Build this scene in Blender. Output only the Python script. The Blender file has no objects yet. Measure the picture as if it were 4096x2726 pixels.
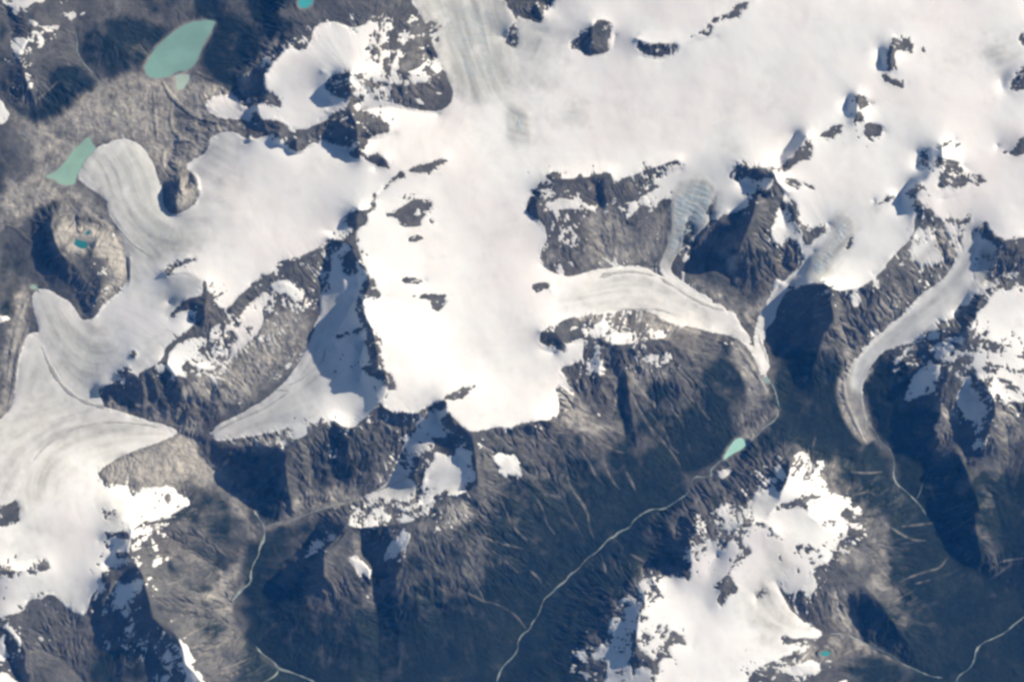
import bpy, math, random
import numpy as np

# Satellite view of an icefield and its glaciers. 1 unit = 100 m; map pixel (px, py) of the survey = 10 m.
scene = bpy.context.scene
scene.unit_settings.scale_length = 100.0
U = 0.1                      # units per map pixel
W_PX, H_PX = 4096, 2726
CAM_H = 4000.0               # about 400 km up
Z_MID = 8.0                  # mean height of the land (800 m): the focal plane of the view

# ---------------------------------------------------------------- camera
cam_data = bpy.data.cameras.new("camera")
cam = bpy.data.objects.new("camera", cam_data)
scene.collection.objects.link(cam)
cam.location = (0.0, 0.0, CAM_H + Z_MID)
cam.rotation_euler = (0.0, 0.0, 0.0)
cam_data.sensor_fit = 'HORIZONTAL'
cam_data.sensor_width = 36.0
cam_data.lens = 36.0 * CAM_H / (W_PX * U)
cam_data.clip_start = 10.0
cam_data.clip_end = 9000.0
scene.camera = cam

# ---------------------------------------------------------------- sky and sun
SUN_EL = math.radians(26.0)
SUN_DIR = np.array([0.865, 0.50])            # where the sun stands, seen from above (x right, y up)
SUN_DIR = SUN_DIR / np.linalg.norm(SUN_DIR)
world = bpy.data.worlds.new("World")
scene.world = world
world.use_nodes = True
wn = world.node_tree.nodes
wn.clear()
w_out = wn.new('ShaderNodeOutputWorld')
w_bg = wn.new('ShaderNodeBackground')
w_sky = wn.new('ShaderNodeTexSky')
w_sky.sky_type = 'NISHITA'
w_sky.sun_disc = False
w_sky.sun_elevation = SUN_EL
w_sky.sun_rotation = math.atan2(SUN_DIR[0], SUN_DIR[1])
w_sky.altitude = 1500.0
w_bg.inputs['Strength'].default_value = 0.050
world.node_tree.links.new(w_sky.outputs[0], w_bg.inputs[0])
world.node_tree.links.new(w_bg.outputs[0], w_out.inputs[0])

sun_data = bpy.data.lights.new("sun", 'SUN')
sun_data.energy = 4.6
sun_data.angle = math.radians(0.5)
sun_data.color = (1.0, 0.938, 0.853)
sun = bpy.data.objects.new("sun", sun_data)
scene.collection.objects.link(sun)
sd = (SUN_DIR[0] * math.cos(SUN_EL), SUN_DIR[1] * math.cos(SUN_EL), math.sin(SUN_EL))
from mathutils import Vector
sun.rotation_euler = Vector(sd).to_track_quat('Z', 'Y').to_euler()
sun.location = (sd[0] * 300, sd[1] * 300, sd[2] * 300)

scene.view_settings.view_transform = 'Standard'
scene.view_settings.look = 'None'
scene.view_settings.exposure = 0.48
scene.view_settings.gamma = 1.0
scene.render.engine = 'CYCLES'
scene.cycles.use_denoising = True
scene.cycles.max_bounces = 5
scene.cycles.diffuse_bounces = 3
scene.cycles.volume_bounces = 1
scene.cycles.filter_width = 2.9

# ---------------------------------------------------------------- survey data
# Map sheets: every string is a list of map points "x,y" (or "x,y,height in metres"); a token like B1 names the map sheet they are on.
SHEET_X = {'A': 0, 'B': 1000, 'C': 2000, 'D': 2896}
SHEET_Y = {'0': 0, '1': 700, '2': 1300, '3': 1926}

# ridge crests, valley floors, glacier centre lines and plateau levels with heights
HEIGHTS = """
A0 300,50,750 250,250,800 150,420,850 200,620,820 250,740,700
A0 900,40,700 760,180,680 900,330,600 1000,420,480
A0 420,560,650 520,700,560
A0 0,0,700 60,120,500 100,300,650
A0 580,210,560 600,380,480 700,540,380 830,660,290
A0 60,800,450 220,950,350 380,990,300 600,810,290 830,660,280 1080,580,265 1120,600,255
A0 1120,600,252 1200,620,252 1500,550,254 1580,330,258 1700,170,258 1450,200,258 1250,330,256 1140,500,254
A0 1500,100,330 1750,140,330 2000,130,420 2150,60,560
A0 1850,380,430 1900,480,450 1800,600,380
A0 1550,600,290 1700,650,320 1850,700,340 1900,780,380
A0 1300,700,300 1350,850,310 1400,1000,330 1350,1150,340 1300,1300,350
A0 1000,800,290 900,950,285 700,1000,275 500,1150,270 350,1350,270
A0 360,1380,262 520,1430,262 600,1330,263 740,1140,264 660,1080,264 560,1180,262
A0 1600,830,480 1750,830,560 1870,870,680 1950,900,760
A0 1400,1080,460 1480,1100,440
A0 1650,1130,620 1600,1200,560 1480,1350,520 1440,1480,500
A0 0,1200,330 150,1250,350 200,1400,330 100,1500,310
B0 430,30,880 200,100,780 100,280,650 0,420,560
B0 900,60,1150 1000,90,1180 1150,60,1100 1230,30,1000
B0 300,370,1080 210,470,1130 110,600,1150 95,690,1090 180,760,1060 60,830,1050 80,940,1080 180,935,1180 270,980,1240 300,1030,1260 400,1070,1290 490,1000,1330 600,950,1400 650,890,1480 790,845,1620
A0 2190,310,820 2090,450,800 1990,600,750 1890,780,690 1900,900,740 1990,950,820
B0 790,590,1990 790,700,1850 792,800,1620
B0 790,590,1990 660,600,1500 560,560,1420
B0 790,590,1990 870,548,1800 1120,555,1700 1350,590,1500 1480,600,1300
B0 480,750,1200 300,700,1130 350,560,1190 500,450,1250 640,250,1120 640,180,1040
B0 480,760,1210 640,800,1310 600,880,1400
B0 870,870,1250 1100,840,1230 1300,880,1190 1480,900,1120
B0 1000,730,1500 1300,720,1380 1500,700,1150
B0 1250,250,1350 1330,350,1250 1400,420,1080
B0 790,845,1620 840,980,1700 850,1060,1730 850,1150,1650 862,1250,1480
B0 840,985,1700 960,960,1600 1090,965,1450
B0 850,1080,1400 1000,1100,1380 1150,1050,1330
B0 0,1090,1000 120,1130,1020 220,1130,1060 330,1210,1080 420,1200,1090 600,1100,1120 720,1170,1150 820,1190,1180
B0 230,1050,1330 240,1130,1250
B0 370,1100,1330 370,1200,1200
B0 980,1320,1400 1060,1235,1580
B0 1200,1340,1580 1350,1315,1560 1540,1240,1500
B0 1200,1340,1580 1120,1410,1570 1040,1490,1540 980,1560,1520
B0 1000,0,1000 1450,0,940 1600,0,900 1750,0,900 1900,0,930
B0 1500,250,1000 1800,250,1010 2000,300,1040
B0 1650,600,1120 1850,600,1140 2050,650,1180
B0 1700,1000,1270 1900,1000,1290
C0 100,0,1050 350,30,1150
C0 60,250,1200 90,200,1230 130,130,1200
C0 200,350,1180 300,250,1230 450,300,1330
C0 300,90,1420 330,150,1380 300,60,1450
C0 560,350,1330 700,430,1380 830,440,1420 890,370,1440 900,280,1460
C0 720,195,1640 715,300,1610 740,400,1480
C0 720,195,1640 830,190,1600 860,230,1540
C0 600,0,1500 900,60,1550 1100,180,1600 1060,300,1620
C0 1066,310,1690 1150,340,1720 1250,360,1740 1390,360,1720 1500,290,1740 1600,255,1760 1640,200,1790 1720,150,1790 1850,100,1800 1880,40,1810 2000,0,1830
C0 1100,450,1520 1250,470,1530 1380,430,1590 1550,330,1660 1700,300,1690
C0 600,600,1350 1200,700,1540 1600,650,1640 2200,500,1700
C0 300,900,1330 900,950,1470 1500,900,1580 2000,850,1640
C0 200,1300,1400 600,1250,1480 1100,1200,1560 1600,1150,1600
B1 1500,100,1400 1800,0,1400
B1 1500,400,1420 1750,400,1390 1950,300,1410
B1 1600,800,1400 1800,800,1380 2050,850,1370
B1 1550,1200,1440 1800,1150,1390 2050,1050,1370
B2 1450,200,1560 1750,250,1480 2000,150,1460
B1 1040,100,1560 980,170,1580 970,285,1620 900,295,1680 855,268,1760 845,350,1700 840,425,1680 800,470,1700 775,520,1700 805,600,1720 860,680,1760 920,760,1800 950,860,1860 915,930,1850 885,1000,1960 900,1090,2020 950,1180,2050 980,1270,2060 988,1400,2060 1010,1520,2050 B2 1040,330,2020 1075,430,1930 1080,500,1850 1050,580,1880 1015,605,1850
B1 970,285,1620 1150,320,1600 1280,250,1540 1400,200,1470
B1 950,860,1860 1060,850,1760 1250,820,1640 1380,830,1500
B1 950,870,1860 1060,955,1760 1280,950,1660 1500,980,1500
B1 750,390,1350 650,450,1330 500,400,1290 300,450,1220 0,350,1120
B1 620,495,1500 560,580,1460 430,640,1440 330,665,1420 240,700,1370 130,800,1360 20,860,1300
B1 775,520,1700 690,520,1620 620,495,1500
B1 620,640,1180 560,800,1080 560,930,1010 480,1000,960
B1 680,600,1370 690,760,1300
B1 790,560,1640 760,700,1450 800,790,1500
B1 850,780,1600 850,870,1500
B1 740,830,1440 730,930,1370 650,960,1150 580,1060,1110 548,1200,1010 545,1260,985
B1 840,960,1450 760,1080,1250 700,1200,1150 640,1280,1120
B1 900,1210,1500 780,1230,1400 680,1260,1250
B2 830,180,1500 770,300,1420 760,400,1370
B1 900,1300,1420 850,1450,1400 B2 880,350,1380 850,430,1300
B1 660,1330,1080 700,1450,1180 650,1520,1060
B2 640,360,1180 800,500,1330 900,600,1400
B2 700,560,1200 800,700,1330
B2 640,735,1640 480,830,1650 370,900,1600 290,980,1500 280,1100,1300 300,1250,950 320,1400,560
B2 640,735,1640 760,812,1560 850,790,1600 940,700,1700 1015,605,1850
B2 250,960,1500 100,945,1250 A2 2000,950,950 1800,945,720 1680,990,480 1650,1060,380
B2 500,560,980 380,620,900 250,700,800 100,760,720 A2 1900,800,630 1700,860,540 1640,850,480
B2 540,300,1000 420,450,940 250,560,850 50,660,740 A2 1850,730,620
B1 470,1230,980 380,1450,930 B2 300,350,920 150,480,850 0,600,760
A1 2250,1280,960 2100,1450,900 A2 2150,300,860 1950,500,760
B1 200,1250,1050 330,1100,1060 430,980,1120
B1 0,1000,1150 150,900,1200 280,860,1280
A1 1620,820,1380 1625,950,1500 1610,1060,1560 1600,1200,1330 1450,1260,1330 1310,1350,1290 1300,1450,1330 A2 1260,275,1400 1180,320,1340 1060,370,1260 900,460,1000 770,480,760 800,560,620 840,640,560
A1 1625,955,1500 1480,965,1330 1390,1060,1200 1320,1120,1080
A1 1500,1090,1160 1560,1150,1200
A1 1740,1065,1400 1850,1030,1380 1930,920,1360 2000,870,1350 2130,790,1370
A1 1600,830,1380 1480,760,1250 1290,770,1120 1290,800,1060
A1 1340,1000,1000 1150,950,900 1050,1100,850
A1 1700,1380,1150 1850,1250,1120 1950,1150,1130
A1 1480,640,1130 1320,740,1020
A1 1900,600,1220 1950,400,1180 1800,250,1080 1600,300,900 1400,380,700
A1 1300,420,640 1150,380,560 1000,250,480 950,100,420 A0 900,1300,370 750,1300,330
A1 1250,560,780 1050,500,560 920,350,480
A1 1120,750,760 1020,950,800 1020,650,680
A1 900,1250,720 750,1350,660 550,1250,560 450,1150,500 350,1000,420 300,900,380
A2 500,200,560 650,450,560 780,590,580
A2 950,250,900 850,400,760
A1 1345,310,600 1280,230,520 1290,80,430
A1 1420,40,900 1390,150,880 1380,260,780
A0 1420,1390,800 1430,1500,880
A1 1560,100,760 1560,200,780
A1 230,470,340 250,300,330 420,200,345 600,200,330 750,300,350 870,400,420 950,550,520 1005,700,600 1010,820,700 900,950,700 770,1100,640
A1 420,300,640 400,400,720 430,500,780 500,640,820 560,640,860 620,760,760
A1 350,480,420 350,620,420 370,780,400
A1 620,540,650 700,450,650
A1 780,480,760 740,580,860 700,700,840
A1 850,650,800 900,800,820
A1 800,750,880 790,880,860 760,1000,780 690,1120,600
A1 480,780,560 550,900,560 650,1080,520
A1 100,300,330 50,600,360 150,800,340 230,930,320
A1 0,900,420 130,1000,380 200,1150,350
A1 0,1100,560 60,1250,520 A2 0,100,480
A2 60,200,400 90,450,380 60,640,400
A2 220,150,420 250,400,470 300,600,500
A2 0,820,560 300,800,520 700,740,480 1000,760,440 1250,830,400 1400,850,370
A2 100,1100,680 400,950,560 800,900,470 1100,880,430
A2 1420,860,360 1520,900,330 1600,1050,320 1680,1150,310 1850,1270,300 1950,1420,270 A3 1990,210,255 2070,340,240 2070,440,230 2030,560,210 1980,700,195 1940,800,180 1830,920,160 1820,980,158 1870,1150,150 2010,1290,140 2170,1440,130 2350,1560,120
A2 900,1060,560 1100,1150,700 1350,1150,560 1550,1200,420
A2 900,1240,800 1200,1300,820 1400,1300,700
A2 1310,290,1400 1390,400,1210 1430,540,980 1440,640,720
A2 1350,480,960 1370,640,620
A2 1180,320,1350 1220,450,1080 1250,600,720 1260,680,560
A2 1280,400,1030 1310,560,740
A2 1150,440,980 1180,600,600
A2 1120,420,1150 1140,560,840
A2 1060,480,900 1040,600,620
A2 900,520,640 1000,650,520 1200,720,480 1400,780,430
A2 1690,420,1010 1740,560,820 1760,650,640
A2 1560,520,950 1560,650,640 1600,760,480
A2 1700,200,1010 1800,220,980 1620,300,980
A3 500,50,900 560,300,1200 600,550,1260 600,750,1230 560,880,1150 640,1030,1010
A3 200,200,950 180,450,1050 100,620,1180 300,600,1220
A3 380,640,1330 200,690,1400 0,690,1450
A3 0,900,1280 200,900,1180 400,860,1150
A3 880,140,1200 1000,220,1290 1150,200,1180 1350,180,950 1530,180,760
A3 870,300,1330 950,260,1400 1040,330,1540
A3 1045,370,1720 1035,450,1680 1010,540,1700 1040,620,1720 1085,655,1820 1130,720,1940 1160,850,1900 1190,960,1820 1210,1060,1640 1300,1140,1480 1390,1190,1460 1440,1290,1420 1460,1420,1380 1520,1480,1330 1600,1600,1250
A3 1040,400,1700 940,390,1560 840,400,1430 770,460,1280
A3 1010,560,1680 920,560,1520 840,640,1270
A3 1085,655,1820 980,690,1620 880,730,1560 790,750,1420 700,830,1240
A3 900,480,1370 870,540,1330
A3 960,640,1440 860,690,1330
A3 960,760,1420 880,860,1330 820,960,1180
A3 880,760,1560 870,860,1450 800,930,1250 740,1000,980
A3 1060,820,1480 1010,960,1230 980,1100,1050 960,1220,820 900,1400,560 850,1560,420
A3 740,1000,960 840,1150,800 800,1250,640
A3 210,930,1120 400,870,1180 500,950,1080 620,1040,980
A3 60,1050,1180 180,1030,1120
A3 400,1200,820 300,1300,760 500,1400,560 650,1560,420
A3 0,1100,1080 60,1130,1130 150,1240,1050 190,1320,900 210,1500,700
A3 0,1350,700 80,1400,600 160,1560,480
A3 1180,1250,980 1250,1400,760 1300,1600,700
A3 1310,1290,1130 1340,1450,1020
A3 1200,300,1180 1300,400,1000 1500,560,620 1650,650,400 1750,700,260
A3 1400,330,960 1480,480,760
A3 1150,730,1700 1400,850,1120 1650,900,560 1780,920,200
A3 1250,1000,1380 1500,1050,880 1700,1100,420 1850,1180,180
A3 1440,1290,1400 1650,1300,760 1850,1300,360
A3 1600,250,560 1750,300,420 1900,420,290
A3 1850,60,360 1930,250,300 1980,420,260
A3 2070,340,240 2200,310,270 B3 300,300,300 400,260,330 550,210,370 680,170,420 860,120,520 1000,60,620 B2 1100,1260,680 1200,1250,740
B3 760,335,1330 690,430,1350 600,510,1380 578,570,1400 585,740,1280 640,800,1000
B3 770,340,1330 900,360,1330 1050,335,1380 1190,320,1420 1270,290,1480 1420,190,1480 1560,95,1500 1700,80,1480
B3 805,380,1300 822,550,1180 940,690,1000 945,800,800
B3 620,260,620 540,300,430 480,420,380 400,520,320 250,600,280 200,740,270 200,830,280
B3 700,400,1100 600,480,980 460,520,560
B3 900,420,900 880,560,680 960,660,620 950,800,500
B3 1250,380,1400 1250,460,1320 1180,570,1180 1130,680,900
B3 1060,640,700 1100,560,860
B3 960,800,480 1000,1050,300 1010,1200,220 1000,1400,150 1010,1560,120
B3 1150,760,880 1170,950,620 1170,1200,400 1160,1560,220
B3 1290,850,700 1480,1000,380 1560,1200,260 1560,1400,160
B3 1300,800,820 1320,1000,620 1300,1300,330 1330,1560,190
B3 700,800,860 800,1000,640 880,1250,400 900,1560,200
B3 450,880,700 400,1100,460 350,1400,200
B3 640,860,760 650,1100,500 620,1450,200
B3 300,850,560 150,1100,300 100,1250,170
B3 450,1560,110 300,1500,118 220,1470,122 60,1310,138
B3 1480,380,1300 1500,600,980 1650,850,520 1900,1000,340 2150,1140,110
B3 1700,500,980 1760,750,620 1830,920,360
B3 1700,80,1480 1800,300,1050 1950,420,760 2200,600,420
B2 1740,860,1740 1760,1000,1640 1790,1200,1560 1780,1250,1500 1700,1320,1480
B2 1350,1390,1100 1500,1340,1150 1700,1270,1180
B2 1440,1000,1330 1330,1060,1300 1290,1180,1150 1310,1360,980
B2 1450,1000,1330 1390,1100,1260 1350,1250,1100
B2 1400,1200,1080 1600,1150,1180 1650,1030,1230
B2 1500,870,1230 1400,820,1200 1300,840,1100 1240,940,950 1180,1050,820 1150,1150,760
B2 1530,585,1880 1545,680,1860 1600,770,1800 1740,860,1740 1900,805,1640 2050,800,1600 2300,745,1560
B2 1440,640,1330 1480,760,1260 1560,860,1330
B2 1015,605,1850 1130,692,1760 1300,692,1700 1360,650,1720 1430,600,1760 1530,585,1880
B2 1530,585,1880 1640,520,1760 1770,455,1640
B2 1300,790,1250 1200,800,1280
B2 1180,700,1560 1190,830,1180 1180,960,900
B2 950,720,1600 960,900,1200 1100,1050,850 1130,1040,760
B2 1080,700,1500 1140,900,1080 1140,1030,800
B2 880,800,1560 870,980,1080 860,1100,800 840,1250,560
B2 760,812,1560 730,980,1120 800,1200,640
B2 640,750,1600 640,950,1080 650,1100,780 680,1260,480
B2 560,800,1560 460,1000,1050 500,1200,560
B2 400,940,1500 420,1060,1150 370,1200,760 390,1380,400
B2 1980,980,1330 2050,1100,1230 1950,1130,1220
B2 1800,1200,1480 1850,1300,1250
C2 0,815,1600 110,800,1560 200,765,1540 330,760,1480 420,760,1420
C2 200,800,1400 330,1000,1060 350,1100,960
C2 340,790,1330 430,1000,980 440,1250,640 560,1500,400
C2 60,820,1430 120,960,1200
C2 460,800,1200 540,1200,620 700,1450,330
C2 0,1200,1150 150,1300,900 300,1560,520
C2 310,50,1560 430,60,1640 500,150,1600 450,210,1500
C2 310,190,1420 420,215,1400
C2 650,70,1520 680,200,1440 710,330,1300
C2 800,110,1620 790,250,1480 770,420,1280
C2 820,130,1620 950,165,1600 1100,140,1560 1280,110,1420 1400,180,1250
C1 500,1150,1420 700,1120,1330 900,1100,1180 1100,1080,1060
C1 800,1200,1480 1100,1180,1300 1400,1200,1050
C2 1060,310,1240 1250,260,1200 1350,300,1130
C2 990,340,1260 800,330,1220
C2 990,340,1260 1000,480,1080 1030,660,850 1060,850,620 1080,1000,480
C2 960,400,1000 920,600,760 980,800,560 1000,950,450
C2 530,390,1300 650,380,1280 750,420,1240
C2 480,490,1260 600,540,1050 720,680,900 800,780,800 950,850,600
C2 560,620,980 620,780,980
C2 500,830,1050 700,830,880 900,870,620
C2 1000,340,1250 1150,560,850 1300,850,480 1400,1080,300
C2 1380,400,1020 1500,560,720 1640,780,430
C2 1450,180,1180 1650,300,780 1800,450,560 1890,600,440
C2 1300,550,850 1450,800,480
C2 1180,700,700 1320,950,380
C2 1850,880,262 1760,1050,250 1650,1160,240 1600,1190,232 1500,1200,225 1490,1290,215 1280,1440,200 1150,1470,190 1030,1560,180 C3 920,410,165 750,560,150 640,640,140 530,740,130 340,920,112 240,1130,100 150,1210,92 130,1290,88 60,1420,80 0,1500,75 -60,1600,70
C2 2060,430,560 2130,450,480 2190,640,380 2170,720,350 2050,820,300 1920,880,270
C2 2060,480,580 2000,650,470 1900,800,330 2120,560,560
C1 1930,1330,620 1990,1480,540 C2 2040,300,540 2070,420,520
C1 1400,1000,900 1700,1130,780 1900,1250,680
C1 700,900,1180 900,850,1080 1100,830,1020 1300,900,940
C1 700,1010,1180 950,980,1080 1200,990,980 1400,1050,900
C1 400,900,1330 500,1050,1270
C1 1320,750,960 1450,880,900 1650,1000,830
C1 1400,500,1150 1380,620,1030 1310,690,990
C1 1500,80,1480 1520,250,1380 1460,400,1260
C1 1690,150,1520 1640,270,1480 1650,350,1360
C1 320,700,1270 430,780,1220 700,750,1100 950,700,1020 1150,710,980 1230,770,960
C1 250,150,1480 230,300,1450 330,480,1430 320,600,1370
C1 300,100,1600 330,180,1640 280,240,1660 300,310,1600
C1 420,550,1430 560,570,1400 650,480,1430 720,560,1250
C0 300,1470,1580 410,1400,1720 560,1410,1720 720,1390,1700 860,1350,1700 880,1445,1650 960,1440,1640 1100,1350,1660 1240,1310,1660 1400,1255,1640
C0 1150,1500,1400 1250,1400,1450 1420,1330,1500
C1 500,200,1620 620,150,1600
C1 810,80,1650 825,200,1560 850,380,1300
C1 760,100,1500 780,250,1380
C1 1000,150,1480 1200,100,1430 1300,300,1280
C1 1000,400,1230 1150,550,1120 1200,650,1020
C1 800,500,1180 850,650,1060
D0 100,1300,1800 200,1325,1950 350,1330,1990 390,1370,2280 420,1450,2150 480,1500,1980
D0 120,1430,1560 220,1480,1600 300,1540,1680
D0 390,1370,2280 360,1440,2200 D1 300,140,2160 255,170,2160 230,280,2080 180,420,2120 130,520,1960 100,620,1640
D1 480,160,1840 540,300,1760 585,440,1560
D1 230,280,2080 330,430,1700 360,600,1400 420,790,1050
D1 440,250,1640 480,420,1520
D1 500,530,1330 450,700,1000 500,750,860
D1 590,540,1330 700,430,1420 800,380,1450
C1 1780,290,1640 1660,370,1560 1560,500,1380 1480,620,1080
C1 1500,600,1060 1420,650,1000
C1 1830,310,1560 1900,310,1540
C1 1840,560,1250 1800,680,1130 1830,790,1000
C1 1700,620,980 1850,900,860 1980,1000,760
C1 1580,650,1000 1700,850,940
C1 1560,650,1030 1500,750,950
C1 1800,950,830 1950,1150,720
D1 20,640,1050 80,850,950
D1 430,870,820 350,1000,700 300,1150,600 270,1300,530 310,1450,490
D1 700,600,1180 600,750,960 480,850,850
D1 800,380,1400 900,450,1430 1050,400,1480 1200,350,1500 1350,450,1460
D1 800,780,1330 850,680,1330 1000,720,1340 1200,680,1380
D1 640,860,1480 700,850,1600 760,828,1700 800,870,1740 835,900,1760 830,1000,1680 860,1120,1560 800,1210,1340 760,1270,1130 730,1400,900 690,1540,660
D1 620,880,1380 590,1000,860 520,1100,620 440,1250,460 390,1400,400
D1 850,900,1740 900,905,1600 1080,880,1500 1230,760,1500 1300,665,1490 1370,655,1460 1480,480,1580
D1 700,1000,1080 680,1200,720 620,1400,420
D1 900,950,1430 1000,1150,1080 1080,1350,640
D1 1050,900,1400 1180,1100,1020 1180,1250,700
D1 960,960,1380 900,1120,1230 1000,1380,640
D1 1380,780,1300 1420,870,1130 1500,940,900
D1 1480,700,1280 1600,720,1180 1700,740,1060
D1 1950,450,1380 1920,600,1200 1850,750,1030 1750,870,930 1550,1020,830 1350,1180,720 1150,1350,580 1050,1480,480 D2 1040,420,360 1010,550,300 1070,700,250 1120,850,215
D1 1700,1100,960 1500,1250,820 1250,1350,640
D1 1880,950,1030 1800,1080,960
D1 2010,380,1600 2070,430,1640 2110,490,1680 2215,525,1760 2350,490,1780
D1 2215,525,1760 2200,570,1740 2130,640,1560 2090,790,1330
D1 2040,600,1330 2000,750,1180
D1 2330,650,1600 2250,760,1400 2100,810,1230 2050,850,1180
D1 2400,760,1560 2300,830,1480 2150,870,1480 2100,890,1500 1980,1010,1480 1970,1090,1500 1900,1180,1640 1905,1290,1700 1880,1310,1680 1780,1390,1500 1680,1440,1400 1560,1568,1250
D1 1900,1290,1700 2000,1330,1680 2100,1290,1660 2190,1340,1640
D1 2200,1100,1560 2350,1000,1600
D1 1700,1180,1220 1620,1250,1060 1560,1320,960
D1 1870,1180,1400 1700,1200,1300 1560,1260,1020
D1 1860,1260,1480 1700,1350,1180 1620,1450,1030 D2 1520,430,800 1420,600,600
D2 1450,200,760 1380,280,800 1450,330,840 1420,450,640
D2 1300,300,640 1200,420,450
D2 1780,240,1500 1790,330,1480 1730,430,1400 1690,500,1300 1690,700,1130 1640,820,900 1680,1000,640
D2 1960,370,1540 2030,460,1700 2095,560,1780 2120,690,1620 2070,800,1320 2030,950,1060
D2 1900,450,1330 1930,600,1280 2000,700,1230 1990,850,1000
D2 1860,450,1360 1780,560,1230 1750,700,1000
D2 1840,700,1000 1900,900,760 1900,1100,640
D2 1700,600,1120 1600,700,700 1500,800,430 1380,900,240
D2 2300,700,1200 2200,850,1020 2250,1000,860 2200,1200,660
D2 2100,1000,900 1950,1050,700 1850,1150,560
D2 1500,1000,330 1600,1180,230 1560,1250,190
D2 1130,700,250 1130,760,230 1190,830,215 1230,930,205 1300,960,198 1340,1060,190 1330,1180,180 1390,1270,170 1510,1370,160 1580,1480,150 D3 1650,330,140 1780,480,130 1880,600,120 2000,720,115 2200,820,110 2400,860,105
D2 1850,1020,960 1900,1150,940 1960,1300,960 2000,1450,920 D3 1960,120,880 1960,250,820 1980,420,700 2020,600,420
D2 2200,1250,640 2300,1400,560 D3 2100,100,620 2200,400,420
D2 800,700,300 700,850,330 600,950,430 800,1000,360 1000,1050,260
D2 500,600,300 560,450,330 480,300,430 500,150,520
D2 430,700,300 420,540,380 440,450,460
D2 300,850,360 200,1000,480 100,1080,380
D2 510,1070,1230 505,1180,1420 440,1300,1440 430,1390,1430 350,1480,1480
D2 380,1050,720 420,1000,760 480,1000,820
D2 390,1200,1060 370,1300,1130
D2 150,1150,560 100,1300,760 50,1400,860
D2 720,1100,980 830,1100,800 1000,1200,500
D2 600,1340,1480 700,1330,1300 900,1320,1000 1050,1300,720 1350,1340,330
D2 430,1390,1430 600,1340,1480 660,1440,1500
D3 560,170,1500 700,300,1420 900,260,1130 1100,220,820 1300,260,480
D3 1000,420,1130 1150,420,880 1300,380,620 1450,460,400
C3 2170,200,1430 2060,300,1480 1980,315,1540 1880,330,1530 1830,400,1520 1760,440,1480 1640,440,1360 1560,520,1330 1490,590,1300
C3 2060,310,1520 2140,380,1560 2180,430,1480 2230,455,1400
C3 1880,340,1530 1890,450,1480 1900,540,1460 1840,630,1400 1800,720,1370 1760,790,1370 1700,960,1200
C3 1700,560,1230 1620,700,1180
C3 1480,455,1230 1488,560,1300 1470,680,1230 1450,730,1160
C3 1550,370,1130 1500,420,1080
C3 1560,200,760 1350,250,500 1250,350,420 1170,550,380 1130,660,380
C3 1400,330,600 1450,440,900
C3 1350,560,640 1300,700,620
C3 1200,760,980 1250,850,1130 1140,870,1200 1120,960,1280 1085,1060,1300 1068,1200,1310 1060,1350,1310 1190,1375,1280 1205,1500,1250 1210,1620,1250
C3 1400,800,1130 1600,1000,1120 1500,1300,1140 1700,1400,1140
C3 1350,1150,1260 1280,1270,1270 1210,1400,1280
C3 2000,900,1050 2050,1100,1000 1900,1300,1080
C3 960,940,860 1000,1050,980 990,1200,1000 960,1400,980 950,1600,960
C3 880,1060,820 840,1200,780 700,1400,620 640,1560,560
C3 1050,770,800 950,820,640 800,700,440 700,700,300
C3 900,560,330 1000,600,320 1100,640,380
C3 700,1000,440 500,1050,260 350,1180,140
C3 600,1250,420 400,1400,240 200,1500,140
C3 1100,430,300 1000,480,250 850,600,230
D3 400,780,1060 500,950,880 640,1080,720 830,1190,560 1000,1200,420 1100,1260,330 1220,1340,250 1350,1400,190 1500,1470,150 1640,1535,120 1720,1545,112 1830,1540,108 1930,1470,104 1980,1330,100 2060,1250,98 2220,1180,92 2290,1120,90 2400,1030,86
D3 600,850,1060 700,760,1130 800,620,1180
D3 700,900,980 850,800,1030 900,780,1040 930,860,960
D3 850,1000,700 900,1130,520
D3 990,900,760 1000,1050,520 1080,1200,380
D3 1000,600,980 1060,800,900 1170,890,1020 1250,990,980 1310,1080,860 1360,1160,700 1480,1320,380
D3 1170,890,1020 1060,960,740 1030,1060,560
D3 1150,500,860 1200,750,800 1350,800,620
D3 1600,600,230 1400,780,420 1600,950,330 1800,1200,200
D3 1330,1100,800 1340,1250,460
D3 700,1340,700 900,1250,560 950,1380,640 850,1450,760
D3 560,1440,900 700,1440,860
D3 1000,1500,460 1250,1480,300
D3 500,1580,880 700,1560,740
D3 2350,650,260 2150,720,150
D3 2200,1350,160 2300,1500,260
D0 430,1330,1820 480,1260,1930 560,1200,1990 640,1070,2060 690,1110,1930 800,1040,1890 950,965,1930 1030,960,2040 1030,870,2120 1040,760,2080 1140,820,1820
D0 500,1070,1650 550,1050,1650 420,1250,1660
D0 940,860,1720 960,780,1740
D0 1030,960,1960 1100,1010,1900 1160,980,1850 1250,1040,1760
D0 1340,280,1900 1300,420,2080 1290,500,2090 1320,580,1930
D0 1220,520,1770 1200,400,1760
D0 1800,1100,1850 1690,1150,2080 1700,1220,2120 1700,1300,2120 1560,1400,2080 1490,1500,2030 D1 1480,130,1920 1490,230,1880 1560,260,1800 1650,390,1650
D0 1500,1200,1700 1520,1300,1640 1390,1500,1560 D1 1370,150,1520 1380,320,1480
D0 1860,1300,1800 2040,1420,1760
D0 2390,500,2020 2300,600,1960 2240,660,1850
D0 2140,620,1720 2160,700,1720
D0 2390,1060,2000 2300,1100,1950 2220,1190,1800
D0 2130,1150,1720
D0 2390,260,1980 2320,340,1900
D1 2400,200,1700 2000,150,1740 1700,200,1720
D1 1090,150,1660 1050,260,1600
D1 1310,160,1650 1190,220,1640 1160,200,1560
D1 1000,480,1440 960,540,1400
D1 1480,160,1800
"""

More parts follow.
